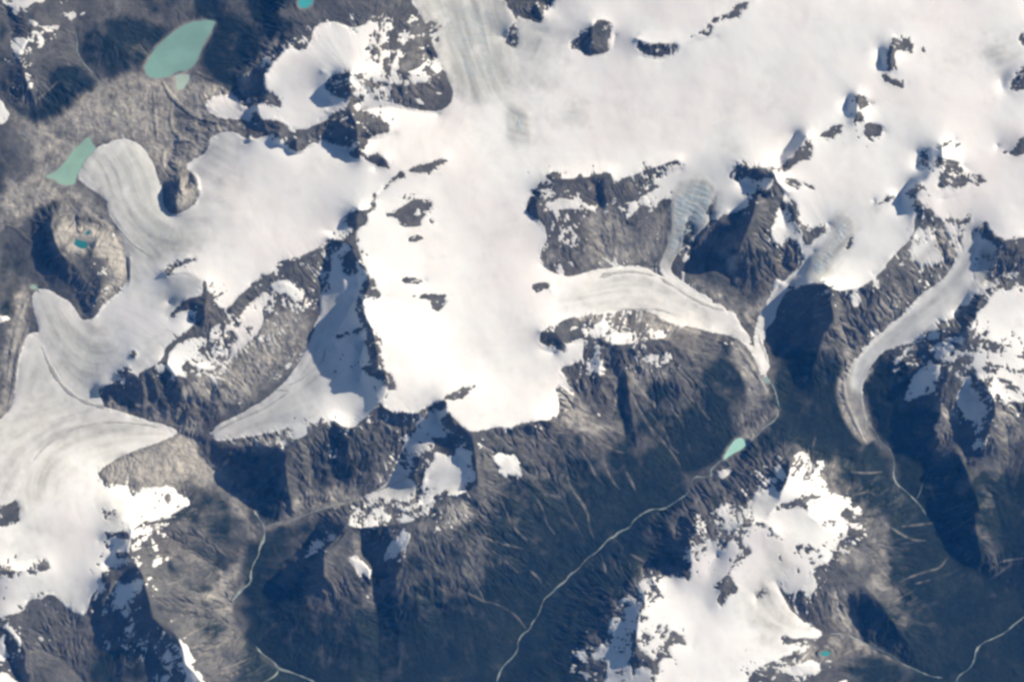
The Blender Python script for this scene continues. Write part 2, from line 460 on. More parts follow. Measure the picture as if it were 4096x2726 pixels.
# snow and ice outlines, one per line
SNOW = """
A0 90,0 60,-60 380,-60 360,0 340,30 260,20 210,70 160,60
A0 530,100 580,90 600,130 540,170
A0 620,105 710,85 640,130
A0 220,160 260,150 290,190 350,210 460,190 460,240 370,260 330,220 230,200
A0 240,240 310,250 350,310 340,370 280,410 260,390 310,340 290,280
A0 70,320 150,290 220,320 200,380 150,440 100,500 120,420 80,370
A0 60,590 160,570 150,600 70,620
A0 230,620 270,660 240,720 210,700
A0 190,760 240,755 220,790
A0 1600,820 1640,760 1750,735 1830,750 1890,790 1880,850 1960,850 1970,970 1900,930 1800,945 1700,920 1620,880
A0 -60,750 0,770 60,860 75,910 40,970 -60,980
D0 100,1420 180,1390 260,1410 330,1400 385,1380 360,1480 300,1545 D1 250,175 190,200 120,100
A0 2050,470 2090,470 2090,500 2060,500
B0 300,370 430,420 480,300 520,190 640,165 740,200 830,220 900,200 1000,170 1180,190 1100,250 1090,290 1050,350 950,390 930,450 960,480 1000,430 1080,390 1260,390 1220,440 1180,520 1190,550 1300,560 1430,440 1490,490 1500,580 1420,600 1380,650 1200,690 1060,650 950,660 870,590 800,580 800,840 640,900 600,960 480,1000 400,1060 290,1020 250,960 180,940 80,950 50,840 100,790 240,800 200,760 100,690 100,600 200,470
B0 880,650 930,680 970,780 900,820 890,720
B0 1290,770 1340,780 1370,830 1320,820
B0 1450,720 1510,730 1500,750 1460,740
B0 1460,800 1500,810 1470,840
B0 1150,260 1320,270 1330,300 1170,310
B0 1240,0 1290,-80 2000,-80 2010,0 2060,110 2090,170 2040,400 2100,480 2190,430 2090,300 2100,120 C0 130,150 200,150 280,180 340,200 340,60 430,0 430,-80 D0 2400,-80 2400,0 D1 2400,480 2220,520 2110,480 2010,380 1980,340 1850,350 1680,340 1640,330 1560,260 1500,180 1480,380 1480,480 1300,660 1230,760 1080,880 900,910 830,890 780,850 640,850 450,830 640,700 600,600 590,540 540,560 480,530 400,540 360,440 400,300 440,200 480,190 390,30 D0 390,1370 350,1330 150,1300 80,1300 20,1400 C1 1860,60 1880,110 1950,210 1900,310 1780,290 1650,370 1330,200 1280,100 1150,50 C0 1130,1520 1230,1400 1400,1260 1230,1310 1100,1350 950,1440 880,1450 860,1350 720,1390 560,1410 410,1400 300,1470 230,1530 C1 220,200 200,300 330,360 380,500 330,560 310,680 420,780 560,800 650,770 760,760 600,1000 600,1100 450,1160 310,1210 310,1350 600,1290 650,1260 660,1400 600,1480 480,1500 C2 480,360 470,450 430,500 460,600 470,670 430,740 340,750 200,760 0,810 B2 2050,800 1900,800 1740,840 1640,780 1560,680 1530,590 1520,575 1400,640 1300,690 1130,690 1060,650 1020,600 1080,570 1090,500 1080,400 1040,330 1000,200 990,60 B1 980,1260 950,1180 900,1090 880,1000 920,950 970,860 940,800 900,690 850,610 830,520 840,430 930,370 910,300 970,290 960,160 1030,110 1200,0 B0 1100,1340 1060,1230 870,1210 870,1130 950,1060 1080,1040 1100,970 830,880 800,820 960,810 1100,800 1200,840 1300,860 1420,880 1520,870 1600,780 1590,700 1500,500 1430,350 1350,120
B0 2100,120 2130,150 2200,160 2300,220 2330,300 2400,420 2260,470 2100,490 2060,400 2080,250
B0 0,1090 100,1080 230,1050 240,1130 320,1170 400,1190 480,1120 600,1090 700,1130 840,1170 870,1240 1060,1330 1200,1330 1100,1420 1020,1500 B1 1000,120 960,160 960,280 850,270 750,350 760,400 830,420 740,520 620,490 560,570 430,630 310,660 200,690 240,740 120,800 0,860 A1 2120,790 2050,830 1980,870 1900,930 1800,1050 1740,1060 1680,1000 1620,920 1600,830 1500,760 1290,790 1250,1000 1320,1120 1500,1030 1560,1150 1400,1270 1300,1350 1280,1440 1100,1568 A2 980,380 900,460 760,480 800,600 830,640 640,600 480,500 360,250 300,50 A1 250,1000 240,930 300,880 390,900 480,960 560,1000 640,1140 690,1130 750,1120 800,1010 900,940 1020,830 1010,700 960,500 860,330 830,260 840,190 A0 620,1420 600,1380 640,1280 700,1200 800,1120 940,1085 1050,1100 1140,1180 1200,1280 1250,1440 A1 1280,100 1270,230 1340,310 1400,310 1520,240 1570,150 1560,100 1530,0 A0 1440,1300 1540,1250 1640,1170 1640,1060 1750,1040 1850,1030 1900,1080 2150,1110
A2 -60,760 0,740 70,670 110,560 130,300 200,80 A1 240,1230 310,1230 A2 370,250 480,490 640,600 830,640 1000,690 1150,750 1300,780 1410,830 1350,890 1150,950 980,1010 900,1060 770,1140 790,1210 900,1240 1100,1270 1350,1260 1400,1330 1530,1390 1350,1470 1300,1520 A3 1180,300 1060,340 1040,440 1010,560 1040,640 920,700 780,740 870,830 780,880 720,920 690,1020 640,1050 540,1000 480,930 410,870 340,900 220,930 190,1020 60,1040 -60,1080
A1 -60,1100 0,1100 70,1110 80,1140 0,1160 -60,1180
A3 40,1090 110,1130 180,1260 160,1300 110,1200 50,1150
A3 -60,1180 0,1200 60,1300 70,1350 30,1400 -60,1400
A3 0,1480 60,1500 130,1560 180,1620 -60,1620
A3 300,1205 400,1230 410,1250 310,1240
A3 800,1230 890,1250 850,1330 800,1310
A3 940,1270 1010,1290 1000,1330 960,1290
A3 1180,1255 1205,1260 1190,1360 1170,1330
A3 1340,1055 1410,1110 1390,1145 1340,1110
A3 1290,1150 1330,1170 1360,1250 1300,1310 1290,1290 1330,1230
A3 1250,1460 1270,1370 1330,1290 1360,1380 1440,1300 1400,1220 1440,1230 1490,1310 1520,1400 1500,1440 1560,1470 1620,1560 1640,1640 1440,1640 1470,1480 1400,1350 1300,1420
A3 1290,1490 1310,1500 1260,1640 1240,1600
A3 900,780 940,760 1000,830 1130,720 1160,860 1100,860 1030,980 1070,1080 1010,1230 970,1180 970,1000 850,980 930,900
A3 1030,510 1060,470 1130,460 1120,530 1060,550
A3 1190,480 1220,460 1250,520 1210,540
A3 1180,620 1300,570 1270,620 1190,680
A3 1210,690 1270,720 1260,740 1210,720
A3 1360,775 1390,790 1370,805
A3 1420,820 1480,825 1460,840
A3 1200,870 1270,890 1240,910
A3 1250,940 1300,980 1270,980
A3 1380,320 1420,305 1400,340
A3 1070,370 1110,350 1160,410 1150,430 1090,400
A3 870,670 990,620 900,680
A3 1130,360 1170,400 1160,440
B1 560,1080 500,1180 B2 470,150 380,300 270,450 100,600 0,640 A2 1900,690 1760,750 1640,820 1630,850 1690,900 1740,920 1850,890 2100,850 2300,790 B2 0,850 230,800 330,790 270,880 230,1000 300,950 450,840 640,730 760,810 850,790 1010,600 1080,560 1080,440 1040,340 990,200 B1 980,1260 950,1180 900,1090 880,1000 920,920 950,870 900,700 830,620 750,520 680,560 640,700 640,760 600,850 560,920 540,960
A1 2110,850 2200,820 2300,820 B1 150,840 300,820 380,870 440,900 420,960 340,1000 300,930 200,920
A1 2070,900 2130,960 2050,1060 2080,1160 1950,1330 1800,1400 1760,1380 1880,1280 1800,1250 1900,1180 1880,1090 1960,1000
A1 1290,785 1420,790 1585,800 1605,900 1590,955 1480,965 1380,1050 1310,1120 1240,1010
B1 330,1100 380,1130 370,1170 330,1130
A1 1330,1400 1400,1310 1560,1260 1640,1290 1600,1350 1400,1400 1350,1430
A1 1690,1160 1740,1150 1730,1230 1660,1290 1640,1250
A2 1330,190 1420,220 1600,200 1500,270 1400,330 1480,400 1380,420 1320,300
A2 1240,310 1300,310 1280,390 1240,370
A2 1560,360 1640,350 1700,420 1720,520 1680,480 1640,400
B2 1450,980 1600,1040 1630,960 1730,970 1740,1080 1780,1180 1770,1230 1700,1310 1580,1320 1460,1380 1380,1440 1340,1420 1350,1300 1360,1180 1440,1060
B3 1560,90 1430,160 1400,200 1410,260 1360,270 1280,300 1180,330 1130,270 1080,310 900,370 780,350 780,270 850,270 900,210 1100,190 1290,190 1380,120 1440,60
B2 1200,820 1280,830 1300,860 1400,870 1450,920 1430,970 1330,1020 1250,1050 1190,1010 1180,900
B2 1290,780 1340,720 1420,650 1470,640 1480,750 1580,830 1560,870 1400,890 1300,870
B2 1160,1010 1180,1100 1200,1190 1290,1200 1300,1340 1200,1390 1080,1350 900,1370 860,1360 1000,1290 1090,1220 1140,1140
B2 1190,1070 1290,990 1270,1100 1240,1190 1190,1150
B3 660,200 740,160 730,190 700,210
B3 740,560 770,590 830,560 890,630 950,680 940,740 900,740 860,670 820,690 790,640
B3 1180,390 1260,390 1260,440 1200,540 1100,620 1060,640 1040,590 1080,520 1120,450
B3 1450,290 1490,280 1480,310 1460,320
B3 1460,350 1500,335 1530,380 1510,410 1450,380
B3 1340,430 1390,440 1380,460
B3 480,490 600,430 720,360 690,420 560,520
B3 370,630 430,580 520,530 550,540 440,590
B3 910,870 940,920 945,960 920,930
B3 965,1020 990,1060 995,1090
B2 1900,1030 1960,990 2030,1040 2070,990 2110,1080 2140,1170 2110,1220 2060,1170 1930,1150 1960,1060
B2 590,950 640,920 650,980 620,1060
C2 810,90 830,60 1000,50 1090,90 1080,140 900,160 820,130
C1 690,1200 780,1150 890,1140 870,1230 750,1300 690,1240
C1 1150,1190 1300,1240 1250,1280 1130,1260
C1 500,1190 640,1180 560,1230
C2 1060,290 1120,240 1220,220 1260,240 1330,200 1360,260 1300,310 1260,320 1240,270 1120,300
C2 740,160 790,150 780,240 740,330 720,300
C2 960,340 1000,320 1050,330 1020,350
C2 480,360 500,380 530,480 620,550 580,560 480,490 450,430
C2 750,650 800,720 790,750 760,700
C2 690,720 740,750 720,760
C1 400,80 480,70 560,140 600,100 670,140 620,180 640,250 560,270 440,280 330,260 400,170
C1 510,210 620,210 620,280 530,260
C1 720,230 750,200 790,270 730,280
C1 1000,280 1020,210 1130,160 1250,100 1340,130 1330,200 1250,180 1180,330 1120,220 1050,300 960,370
C1 540,490 610,470 580,540
C1 890,250 960,240 940,280
C1 310,1000 440,880 560,800 700,750 850,730 1000,700 1150,720 1230,780 1300,810 1260,760 1250,700 1300,580 1330,480 1340,380 1330,200 1500,20 1680,60 1700,150 1740,200 1640,370 1540,470 1440,580 1400,600 1350,680 1330,750 1380,800 1500,880 1650,970 1780,1050 1860,1120 1910,1200 1960,1270 2000,1400 2060,1500 2090,1568 C2 2100,320 2090,440 2060,430 2030,330 1990,250 1920,150 1800,80 1600,40 1400,0 C1 1300,1150 1200,1080 1000,1050 850,1080 640,1110 500,1130
C1 1420,640 1500,620 1480,680 1430,690
D1 1500,480 1580,460 1640,470 1680,560 1720,650 1650,720 1500,700 1440,640
D1 980,960 1060,940 1070,1000 1010,1050
D1 860,1000 890,1020 890,1080 860,1050
D1 640,700 640,860 560,900 470,920 450,1000 420,1050 400,1130 330,1200 330,1260 300,1320 350,1420 360,1480 340,1568 D2 340,330 330,420 290,420 260,300 230,120 D1 230,1280 250,1160 300,1050 380,920 430,850 560,760
D1 1890,350 2000,340 2010,450 2000,550 1960,650 1930,800 1990,900 1950,950 1880,1040 1820,1110 1680,1160 1580,1250 1530,1330 1350,1330 1230,1390 1200,1440 1100,1568 D2 1200,320 1090,450 1080,520 1100,620 1125,720 1115,800 1120,890 1060,840 985,690 942,560 935,450 1030,240 D1 1050,1430 1150,1300 1280,1190 1400,1090 1520,950 1690,840 1780,730 1820,640
D1 2000,530 2050,480 2140,560 2100,620 2120,690 2060,800 2130,830 2070,900 1990,900 1950,800 1980,650
D1 2130,800 2200,740 2330,740 2280,800 2180,830
D1 1970,1090 2060,1010 2090,950 2160,880 2400,850 2400,1700 D2 2400,620 2250,600 2130,650 2090,560 2000,450 1940,380 1960,350 1900,240 1860,230 1900,90
D2 1870,400 1930,380 1950,500 2050,600 2070,700 2030,800 2020,900 1960,1000 1940,950 1960,850 1920,730 1800,600 1820,520 1860,470
D2 1620,180 1680,120 1860,70 1880,120 1760,230 1700,300 1680,400 1640,540 1500,570 1400,620 1430,520 1480,400 1540,340 1600,290
D1 1560,1300 1620,1230 1700,1240 1650,1300
D2 1330,310 1350,250 1420,220 1480,240 1400,260
C3 1540,330 1600,270 1720,200 1830,160 1880,200 1960,150 2030,20 C2 1980,1280 2060,1230 2130,1170 2150,1290 2200,1300 2260,1170 2270,1110 D2 520,1080 620,1090 720,1080 780,1200 830,1290 900,1330 1030,1360 980,1410 D3 920,220 900,280 1060,350 980,330 960,400 890,480 870,560 800,640 690,680 610,750 730,730 690,900 610,830 500,890 440,830 380,750 300,650 C3 2000,600 1900,450 1750,440 1650,400
C3 1480,470 1660,440 1760,440 1900,460 2100,560 D3 300,650 400,790 470,920 520,1000 600,1070 640,1130 830,1190 700,1240 560,1200 450,1230 640,1290 530,1340 400,1400 230,1460 150,1620 C3 1220,1620 1210,1500 1190,1370 1080,1330 1060,1200 1080,1060 1130,960 1230,860 1100,850 1090,770 1180,750 1280,720 1430,720 1480,800 1500,700
C3 870,1060 960,1060 980,1200 980,1300 970,1640 780,1640 830,1500 860,1400 700,1390 760,1300 840,1210 850,1130
C3 1050,920 1120,900 1100,1000 1060,1060 1040,1200 1020,1350 1040,1640 960,1640 970,1300 980,1200 970,1080
C3 920,930 990,900 1000,940 940,960
C3 1040,920 1110,890 1060,960 1000,1080 950,1030 1000,960
C3 1040,1480 1130,1430 1190,1470 1190,1640 1080,1640
C2 1680,1190 1740,1130 1830,1130 1800,1180 1720,1220
D2 380,1200 420,1030 470,1040 440,1100 500,1080 480,1200 420,1300 380,1290
D3 400,1450 560,1440 680,1380 780,1440 740,1520 650,1500 560,1530 420,1470
D3 1000,180 1080,190 1080,240 1000,270
D3 920,290 1080,350 1070,390 980,350
D3 990,440 1070,430 1060,490 1000,510
D3 1310,110 1380,115 1350,135
D3 880,1570 980,1540 960,1600 860,1620
"""

# rock showing through the snow, one outline per line
SPECKLE = """
A1 1650,1300 1900,1050 2100,900 2300,1000 2352,1100 2200,1350 2000,1500 1700,1500 w42
A2 1330,180 1620,230 1800,350 1700,470 1400,400 w60
B1 0,850 440,850 560,960 470,1100 350,1180 150,1250 0,1350 w46
A0 60,280 350,200 460,180 460,250 260,450 200,720 60,650 w24
A0 0,0 560,0 560,180 200,180 100,60 w26
A1 560,560 800,560 1000,600 1020,830 850,920 640,650 w22
B0 850,560 1500,450 1500,600 1380,660 900,800 w40
B0 850,160 1350,100 1400,380 1000,450 w30
B0 300,280 470,200 470,400 330,420 w24
C1 230,80 480,60 750,180 1050,260 1250,100 1330,250 1050,380 900,280 600,300 350,330 w44
C1 400,330 700,330 640,600 420,560 w30
C2 650,-100 1300,-60 1350,40 1100,160 800,180 640,60 w42
C2 600,100 800,130 800,400 600,380 w38
C2 1050,200 1380,200 1400,330 1200,360 960,360 w28
B3 740,160 1300,60 1450,90 1420,250 1000,330 760,360 w44
B3 1430,200 1560,180 1760,300 1550,460 1420,420 w22
D0 1500,1150 1800,1080 2080,1360 1900,1480 1600,1500 1500,1400 w22
D1 1480,400 1880,340 1900,500 1830,700 1700,760 1420,650 w46
D1 2000,480 2150,500 2300,650 2300,800 2000,980 1930,830 w42
D1 1850,1280 2400,1300 2400,1600 1700,1600 1700,1450 w50
D2 1850,100 2400,0 2400,700 2200,640 2050,480 w52
D2 2050,650 2300,620 2300,800 2100,780 w24
D1 1540,1200 1800,1100 1950,1180 1850,1330 1600,1350 w26
D2 1300,150 1700,100 1720,350 1300,350 w26
C3 1500,250 1900,150 2100,500 1950,650 1480,620 w46
C2 1950,1150 2150,1100 2150,1250 1950,1350 w40
D2 400,980 800,1050 900,1350 1000,1400 600,1200 400,1150 w34
D3 850,180 1130,180 1130,400 950,560 640,760 640,600 850,480 w40
D3 300,1400 850,1350 800,1560 350,1600 w36
C3 600,1250 860,1050 900,1200 750,1600 550,1600 w30
C3 850,850 1300,720 1300,900 900,1050 w30
A3 1000,340 1300,300 1300,700 1200,1000 1150,1000 1050,700 w30
A3 0,1050 200,1100 200,1600 0,1600 w30
A3 750,1150 1250,1200 1200,1400 800,1350 w18
A3 1250,1050 1650,1600 1200,1640 w32
A3 640,800 900,700 950,1000 700,1020 w40
"""

BROKEN = """
C3 1500,260 1900,120 2030,40 2080,330 1880,420 1700,460 1560,420 w55
C3 1480,460 1760,440 1850,600 1700,760 1480,780 w35
C3 1860,300 2150,300 2230,480 2000,700 1820,740 w30
D2 520,1080 800,1080 1000,1330 950,1420 D3 900,300 1060,370 860,560 620,760 600,600 800,450 700,250 w50
D3 380,480 620,450 640,760 500,860 430,800 w40
C3 1050,780 1300,740 1300,960 1120,1300 1240,1520 1050,1400 w42
C3 1200,1150 1460,1150 1440,1320 1300,1450 1250,1600 1200,1500 w35
C3 700,1050 970,1060 960,1600 650,1600 w50
D3 150,1330 900,1300 800,1560 100,1640 w40
D2 1880,0 2400,0 2400,680 2200,620 2050,500 1920,350 w55
D1 1830,1250 2400,1200 2400,1600 1850,1600 w52
D1 2080,850 2400,820 2400,980 2150,960 w45
D1 1900,380 2150,480 2300,700 2300,850 2050,950 1950,800 w48
D1 1420,380 1900,330 1900,520 1750,740 1450,740 w45
D1 380,200 620,420 600,560 400,560 w35
D1 580,370 820,360 820,480 620,560 w40
D0 1480,1130 1820,1080 1760,1330 1640,1500 1500,1540 1400,1500 w40
D0 1250,250 1520,260 1480,460 1300,480 w35
D0 950,740 1300,740 1300,1150 1050,1120 w30
C0 220,1360 900,1320 1420,1220 1420,1350 900,1480 230,1568 w35
C1 1000,50 1340,80 1340,260 1000,400 w48
C2 640,-100 1330,-80 1380,300 700,380 w45
B0 850,150 1500,180 1520,600 1200,720 860,700 920,380 w55
B0 780,830 1130,850 1130,990 850,1000 w35
B0 40,680 280,740 260,830 60,960 w40
A1 1640,830 2352,820 2352,1100 2000,1500 1650,1450 1250,1450 w50
B1 0,820 460,830 560,960 400,1180 0,1300 w50
B1 640,500 880,520 960,860 820,880 640,800 w45
B2 640,60 1060,300 1090,580 850,460 650,380 w38
B2 1180,650 1600,740 1600,900 1440,980 1180,1060 w48
B3 740,50 1580,60 1420,280 1000,330 760,370 w45
B2 280,780 650,720 640,820 350,930 220,1020 w45
A3 740,100 1320,250 1250,560 1200,1250 800,1260 700,800 800,450 w45
A3 -60,480 430,600 420,760 200,760 -60,760 w30
A3 -60,830 640,900 640,1060 -60,1090 w32
A2 900,1230 1540,1300 1350,1500 1180,1568 A3 1250,330 1100,360 w25
B1 980,160 1480,150 1460,440 1150,560 1000,350 w25
"""

CRESTS = """
14|38|A0 1270,630 1330,750 1450,860 1560,930 1700,960
12|32|A0 1540,570 1650,620 1800,680 1880,770
12|34|A0 1350,800 1330,950 1360,1050 1500,1110
12|26|A0 400,960 600,810 830,680 1100,570
10|24|A0 880,950 1020,880 1120,800 1150,700
14|40|A0 1280,1330 1270,1210 1350,1090 1500,1110
10|26|A0 1200,700 1210,900 1230,1100
12|26|A1 0,250 120,180 300,130 340,-20
10|22|A1 0,400 110,400 220,520 330,560 360,680
14|34|A1 60,1568 100,1300 190,1000 235,930
12|30|A2 60,650 110,450 130,250 210,20
16|50|A1 440,400 500,350 640,310 760,370
14|40|A1 470,480 560,430 660,440
14|45|A1 760,560 850,520 960,580
14|40|A1 740,650 900,640 990,680
12|34|C1 700,1110 1000,1075 1200,1110 1500,1230 1800,1330
12|32|C2 1850,150 1960,300 2070,480
12|28|D2 1030,240 945,400 940,560 1010,720 1100,900
10|24|D1 1040,1430 1200,1260 1500,1010
10|26|A2 800,1160 950,1040 1150,960
8|20|A2 1500,900 1640,1090 1830,1240
10|26|B1 390,1330 300,1480 B2 150,430 0,560
8|20|A0 100,1450 250,1300 330,1250
"""

ROCK = """
B0 620,620 700,580 810,580 800,800 700,770 650,740 580,690
B0 230,940 330,1010 260,1130 220,1060
B0 640,900 800,850 850,900 1090,960 1100,1030 1000,1060 900,1090 850,1150 700,1130 640,1090 480,1110 400,1200 330,1180 290,1040 400,1065 490,1000 600,960
B0 760,1210 850,1170 870,1250 840,1250
B0 1200,1330 1350,1310 1500,1240 1550,1230 1540,1280 1430,1320 1410,1390 1390,1340 1220,1345 1200,1400 1150,1440 1060,1500 1030,1490 1120,1400
B0 980,1250 1070,1230 1040,1310 990,1310
B0 970,1510 1010,1500 990,1568 950,1568
C0 540,350 650,260 720,200 830,190 860,220 870,370 820,430 690,420 600,400
C0 1065,310 1130,330 1200,360 1340,345 1390,360 1350,430 1290,455 1150,440 1070,400
C0 1390,350 1480,300 1560,262 1600,250 1640,195 1700,145 1820,105 1870,35 2000,-10 2010,10 1890,60 1880,120 1840,150 1720,165 1660,210 1640,300 1600,285 1560,275 1420,335
C0 20,-80 430,-80 430,0 340,70 340,190 280,180 200,150 130,110 60,50
C0 40,350 70,250 100,160 135,170 120,300 100,400
C0 260,1500 410,1400 480,1420 560,1405 720,1390 870,1345 880,1440 1000,1400 1230,1310 1400,1250 1390,1290 1250,1370 1100,1500 1050,1568 230,1568
B1 1000,300 1150,305 1220,240 1280,195 1390,180 1440,230 1420,290 1350,330 1310,420 1290,380 1340,300 1330,250 1280,250 1290,330 1260,390 1200,380 1120,320
B1 1230,500 1330,460 1350,500 1300,540 1240,530
B1 1170,820 1250,800 1380,830 1320,860 1180,850
B1 1060,850 1110,835 1100,855
B1 1230,930 1400,940 1550,930 1520,970 1600,1010 1520,1030 1460,1080 1420,1020 1430,970 1280,970
B1 870,590 930,620 920,650 890,625
B1 750,380 850,265 950,370 850,360 800,410
B1 950,160 1000,150 990,290 950,280
B1 780,500 820,460 850,610 920,740 960,860 1060,960 920,950 870,1020 890,1080 960,1200 990,1280 1000,1500 960,1500 930,1400 920,1250 830,1100 850,900 940,800 860,700 800,600
B1 720,680 790,570 840,700 830,790 740,790
B1 660,1280 760,1220 880,1190 900,1220 800,1250 700,1280
B2 850,340 950,310 1040,340 1080,440 1000,430 930,370
B2 990,60 1020,150 1040,330 1090,390 1160,460 1110,510 1070,460 1000,330 980,200
B2 960,480 1010,470 1000,530
B2 1510,570 1640,500 1790,450 1740,520 1640,600 1560,590
B2 1340,720 1360,650 1390,660 1370,720
C1 240,860 330,835 400,860 390,890 300,920 250,900
C1 1330,120 1370,150 1350,200 1320,170
C1 1620,280 1660,150 1700,160 1650,350
C1 1440,400 1480,300 1490,420 1540,470 1420,600
C2 310,50 420,80 440,40 500,90 520,170 480,210 440,190 400,130
D0 1290,340 1350,270 1330,320 1360,340 1430,300 1470,370 1450,430 1400,400 1310,410 1340,590 1280,540 1260,470
D0 1210,600 1290,620 1360,640 1410,700 1350,690 1250,640
D0 1530,390 1570,400 1560,430 1535,425
D0 1020,770 1070,740 1140,810 1080,860 1045,870 1100,950 1010,970 1030,870
D0 1080,1010 1110,960 1160,970 1250,1040 1170,1090 1160,1130 1090,1080
D0 430,1330 500,1240 600,1160 640,1070 690,1110 680,1240 650,1270 600,1250 500,1330
D0 690,1090 780,1040 860,1000 950,960 870,1060 840,1100 790,1080 700,1110
D0 440,1420 600,1430 720,1480 690,1500 620,1460 500,1470
D0 370,1320 440,1320 420,1345 380,1340
D0 1650,1160 1720,1120 1800,1100 1760,1140 1700,1170
D0 1720,1230 1860,1300 1880,1380 2020,1370 2060,1430 1960,1440 1880,1420 1890,1470 1790,1460 1630,1490 1680,1400 1730,1300
D0 2080,345 2130,320 2110,350
D0 2310,270 2400,240 2400,380 2330,350
D0 2230,660 2290,590 2400,480 2400,720 2250,710
D0 2170,1160 2220,1180 2310,1080 2400,1060 2400,1210 2170,1230
D0 20,1390 90,1300 120,1300 60,1400
D0 190,1320 350,1330 310,1400 260,1390 230,1390
D0 1500,1210 1570,1170 1600,1220 1550,1250
D1 1390,160 1480,120 1500,200 1560,250 1620,320 1660,390 1620,380 1560,260 1490,260 1470,150
D1 480,190 540,250 590,440 540,400 500,300
D1 600,480 700,430 740,380 800,380 790,450 650,540
D1 1160,200 1190,230 1300,160 1340,165 1200,250
D1 940,600 960,500 1000,480 990,570
D1 2010,370 2060,410 2110,480 2220,520 2350,480 2220,540 2150,560 2200,570 2400,680 2400,740 2230,700 2120,690 2140,560 2040,500 1980,450
D1 1870,1310 1900,1280 2030,1290 2180,1320 2200,1400 2080,1390 1960,1340 1900,1400 1860,1390
D1 2180,880 2260,860 2250,900 2190,910
D2 1870,130 1900,200 1940,350 1900,300
D2 2080,360 2060,260 2120,360 2150,410
D2 2100,420 2150,400 2300,470 2400,560 2300,540 2200,470
C3 1880,340 1940,295 1980,325 1890,440 1910,520 1980,540 1930,600 1850,620 1800,720 1770,720 1830,600 1880,530 1830,440 1780,470 1740,540 1700,460 1760,430
C3 1990,310 2060,310 2150,370 2170,410 2230,450 2160,465 2120,425 2110,380 2020,350
C3 1720,760 1780,720 1840,770 1870,850 1800,880 1760,950 1690,970 1700,860 1680,800
C3 2000,900 2030,850 2090,805 2095,850 2050,925 2010,920
C3 1340,1140 1390,1180 1460,1250 1450,1285 1380,1230 1310,1290 1340,1380 1260,1370 1220,1450 1280,1500 1210,1510 1190,1380 1300,1260
C3 1220,780 1260,860 1290,910 1270,920 1230,850 1150,890 1130,860
C3 1480,600 1560,540 1640,460 1620,520 1540,590
C3 1640,430 1700,420 1680,460
C3 1080,1030 1110,1040 1160,1070 1110,1090
C3 1080,1330 1190,1370 1220,1450 1200,1480 1130,1420 1030,1400
D2 600,1310 640,1280 650,1310 620,1340 790,1330 780,1350 620,1360 660,1440 640,1450 570,1390 440,1430 350,1490 370,1440 430,1390 570,1370
D3 760,330 790,295 900,290 890,320 800,320
D3 690,610 770,550 740,610 680,660
D3 630,510 700,515 690,535 640,540
D3 440,1210 560,1230 640,1270 640,1290 500,1280
D3 220,1460 400,1450 560,1540 480,1620 300,1620 310,1500
D3 950,380 1040,400 1090,430 1000,440
A2 -60,1450 60,1400 130,1370 170,1400 150,1460 160,1568 A3 160,300 60,360 0,350 -60,330
A3 -60,610 0,660 150,710 250,650 370,610 400,640 380,690 200,740 60,710 -60,740
A3 830,390 900,380 1000,390 1040,420 1020,460 950,440 840,430
A3 900,560 970,540 1040,560 1000,600 930,600
A3 780,730 880,690 980,650 1090,650 1100,700 1010,790 950,760 900,740 880,850 830,880 820,980 760,1020 720,970 740,890 870,830
A3 1140,760 1180,900 1200,1050 1150,1230 1040,1220 1080,1060 1040,960 1120,850
A3 850,1080 960,1000 980,1200 830,1210
A3 790,190 820,200 840,250 810,240
A1 1600,800 1640,920 1740,1060 1830,1040 1900,930 1990,870 1920,960 1880,1060 1760,1150 1640,1190 1560,1150 1600,1050 1590,900
A1 1320,1120 1400,1020 1500,960 1600,960 1510,1000 1420,1070
A1 1280,760 1350,710 1480,650 1560,660 1480,690 1350,740 1340,790 1290,790
A1 1280,1380 1310,1340 1450,1260 1540,1210 1600,1190 1520,1270 1400,1310 1330,1390
A1 1040,1370 1080,1370 1070,1420 1040,1430
B1 560,580 620,500 740,520 660,560 600,610 560,900 440,960 440,900 360,860 300,810 130,830 0,900 0,850 130,790 240,730 190,690 310,660 430,630
"""

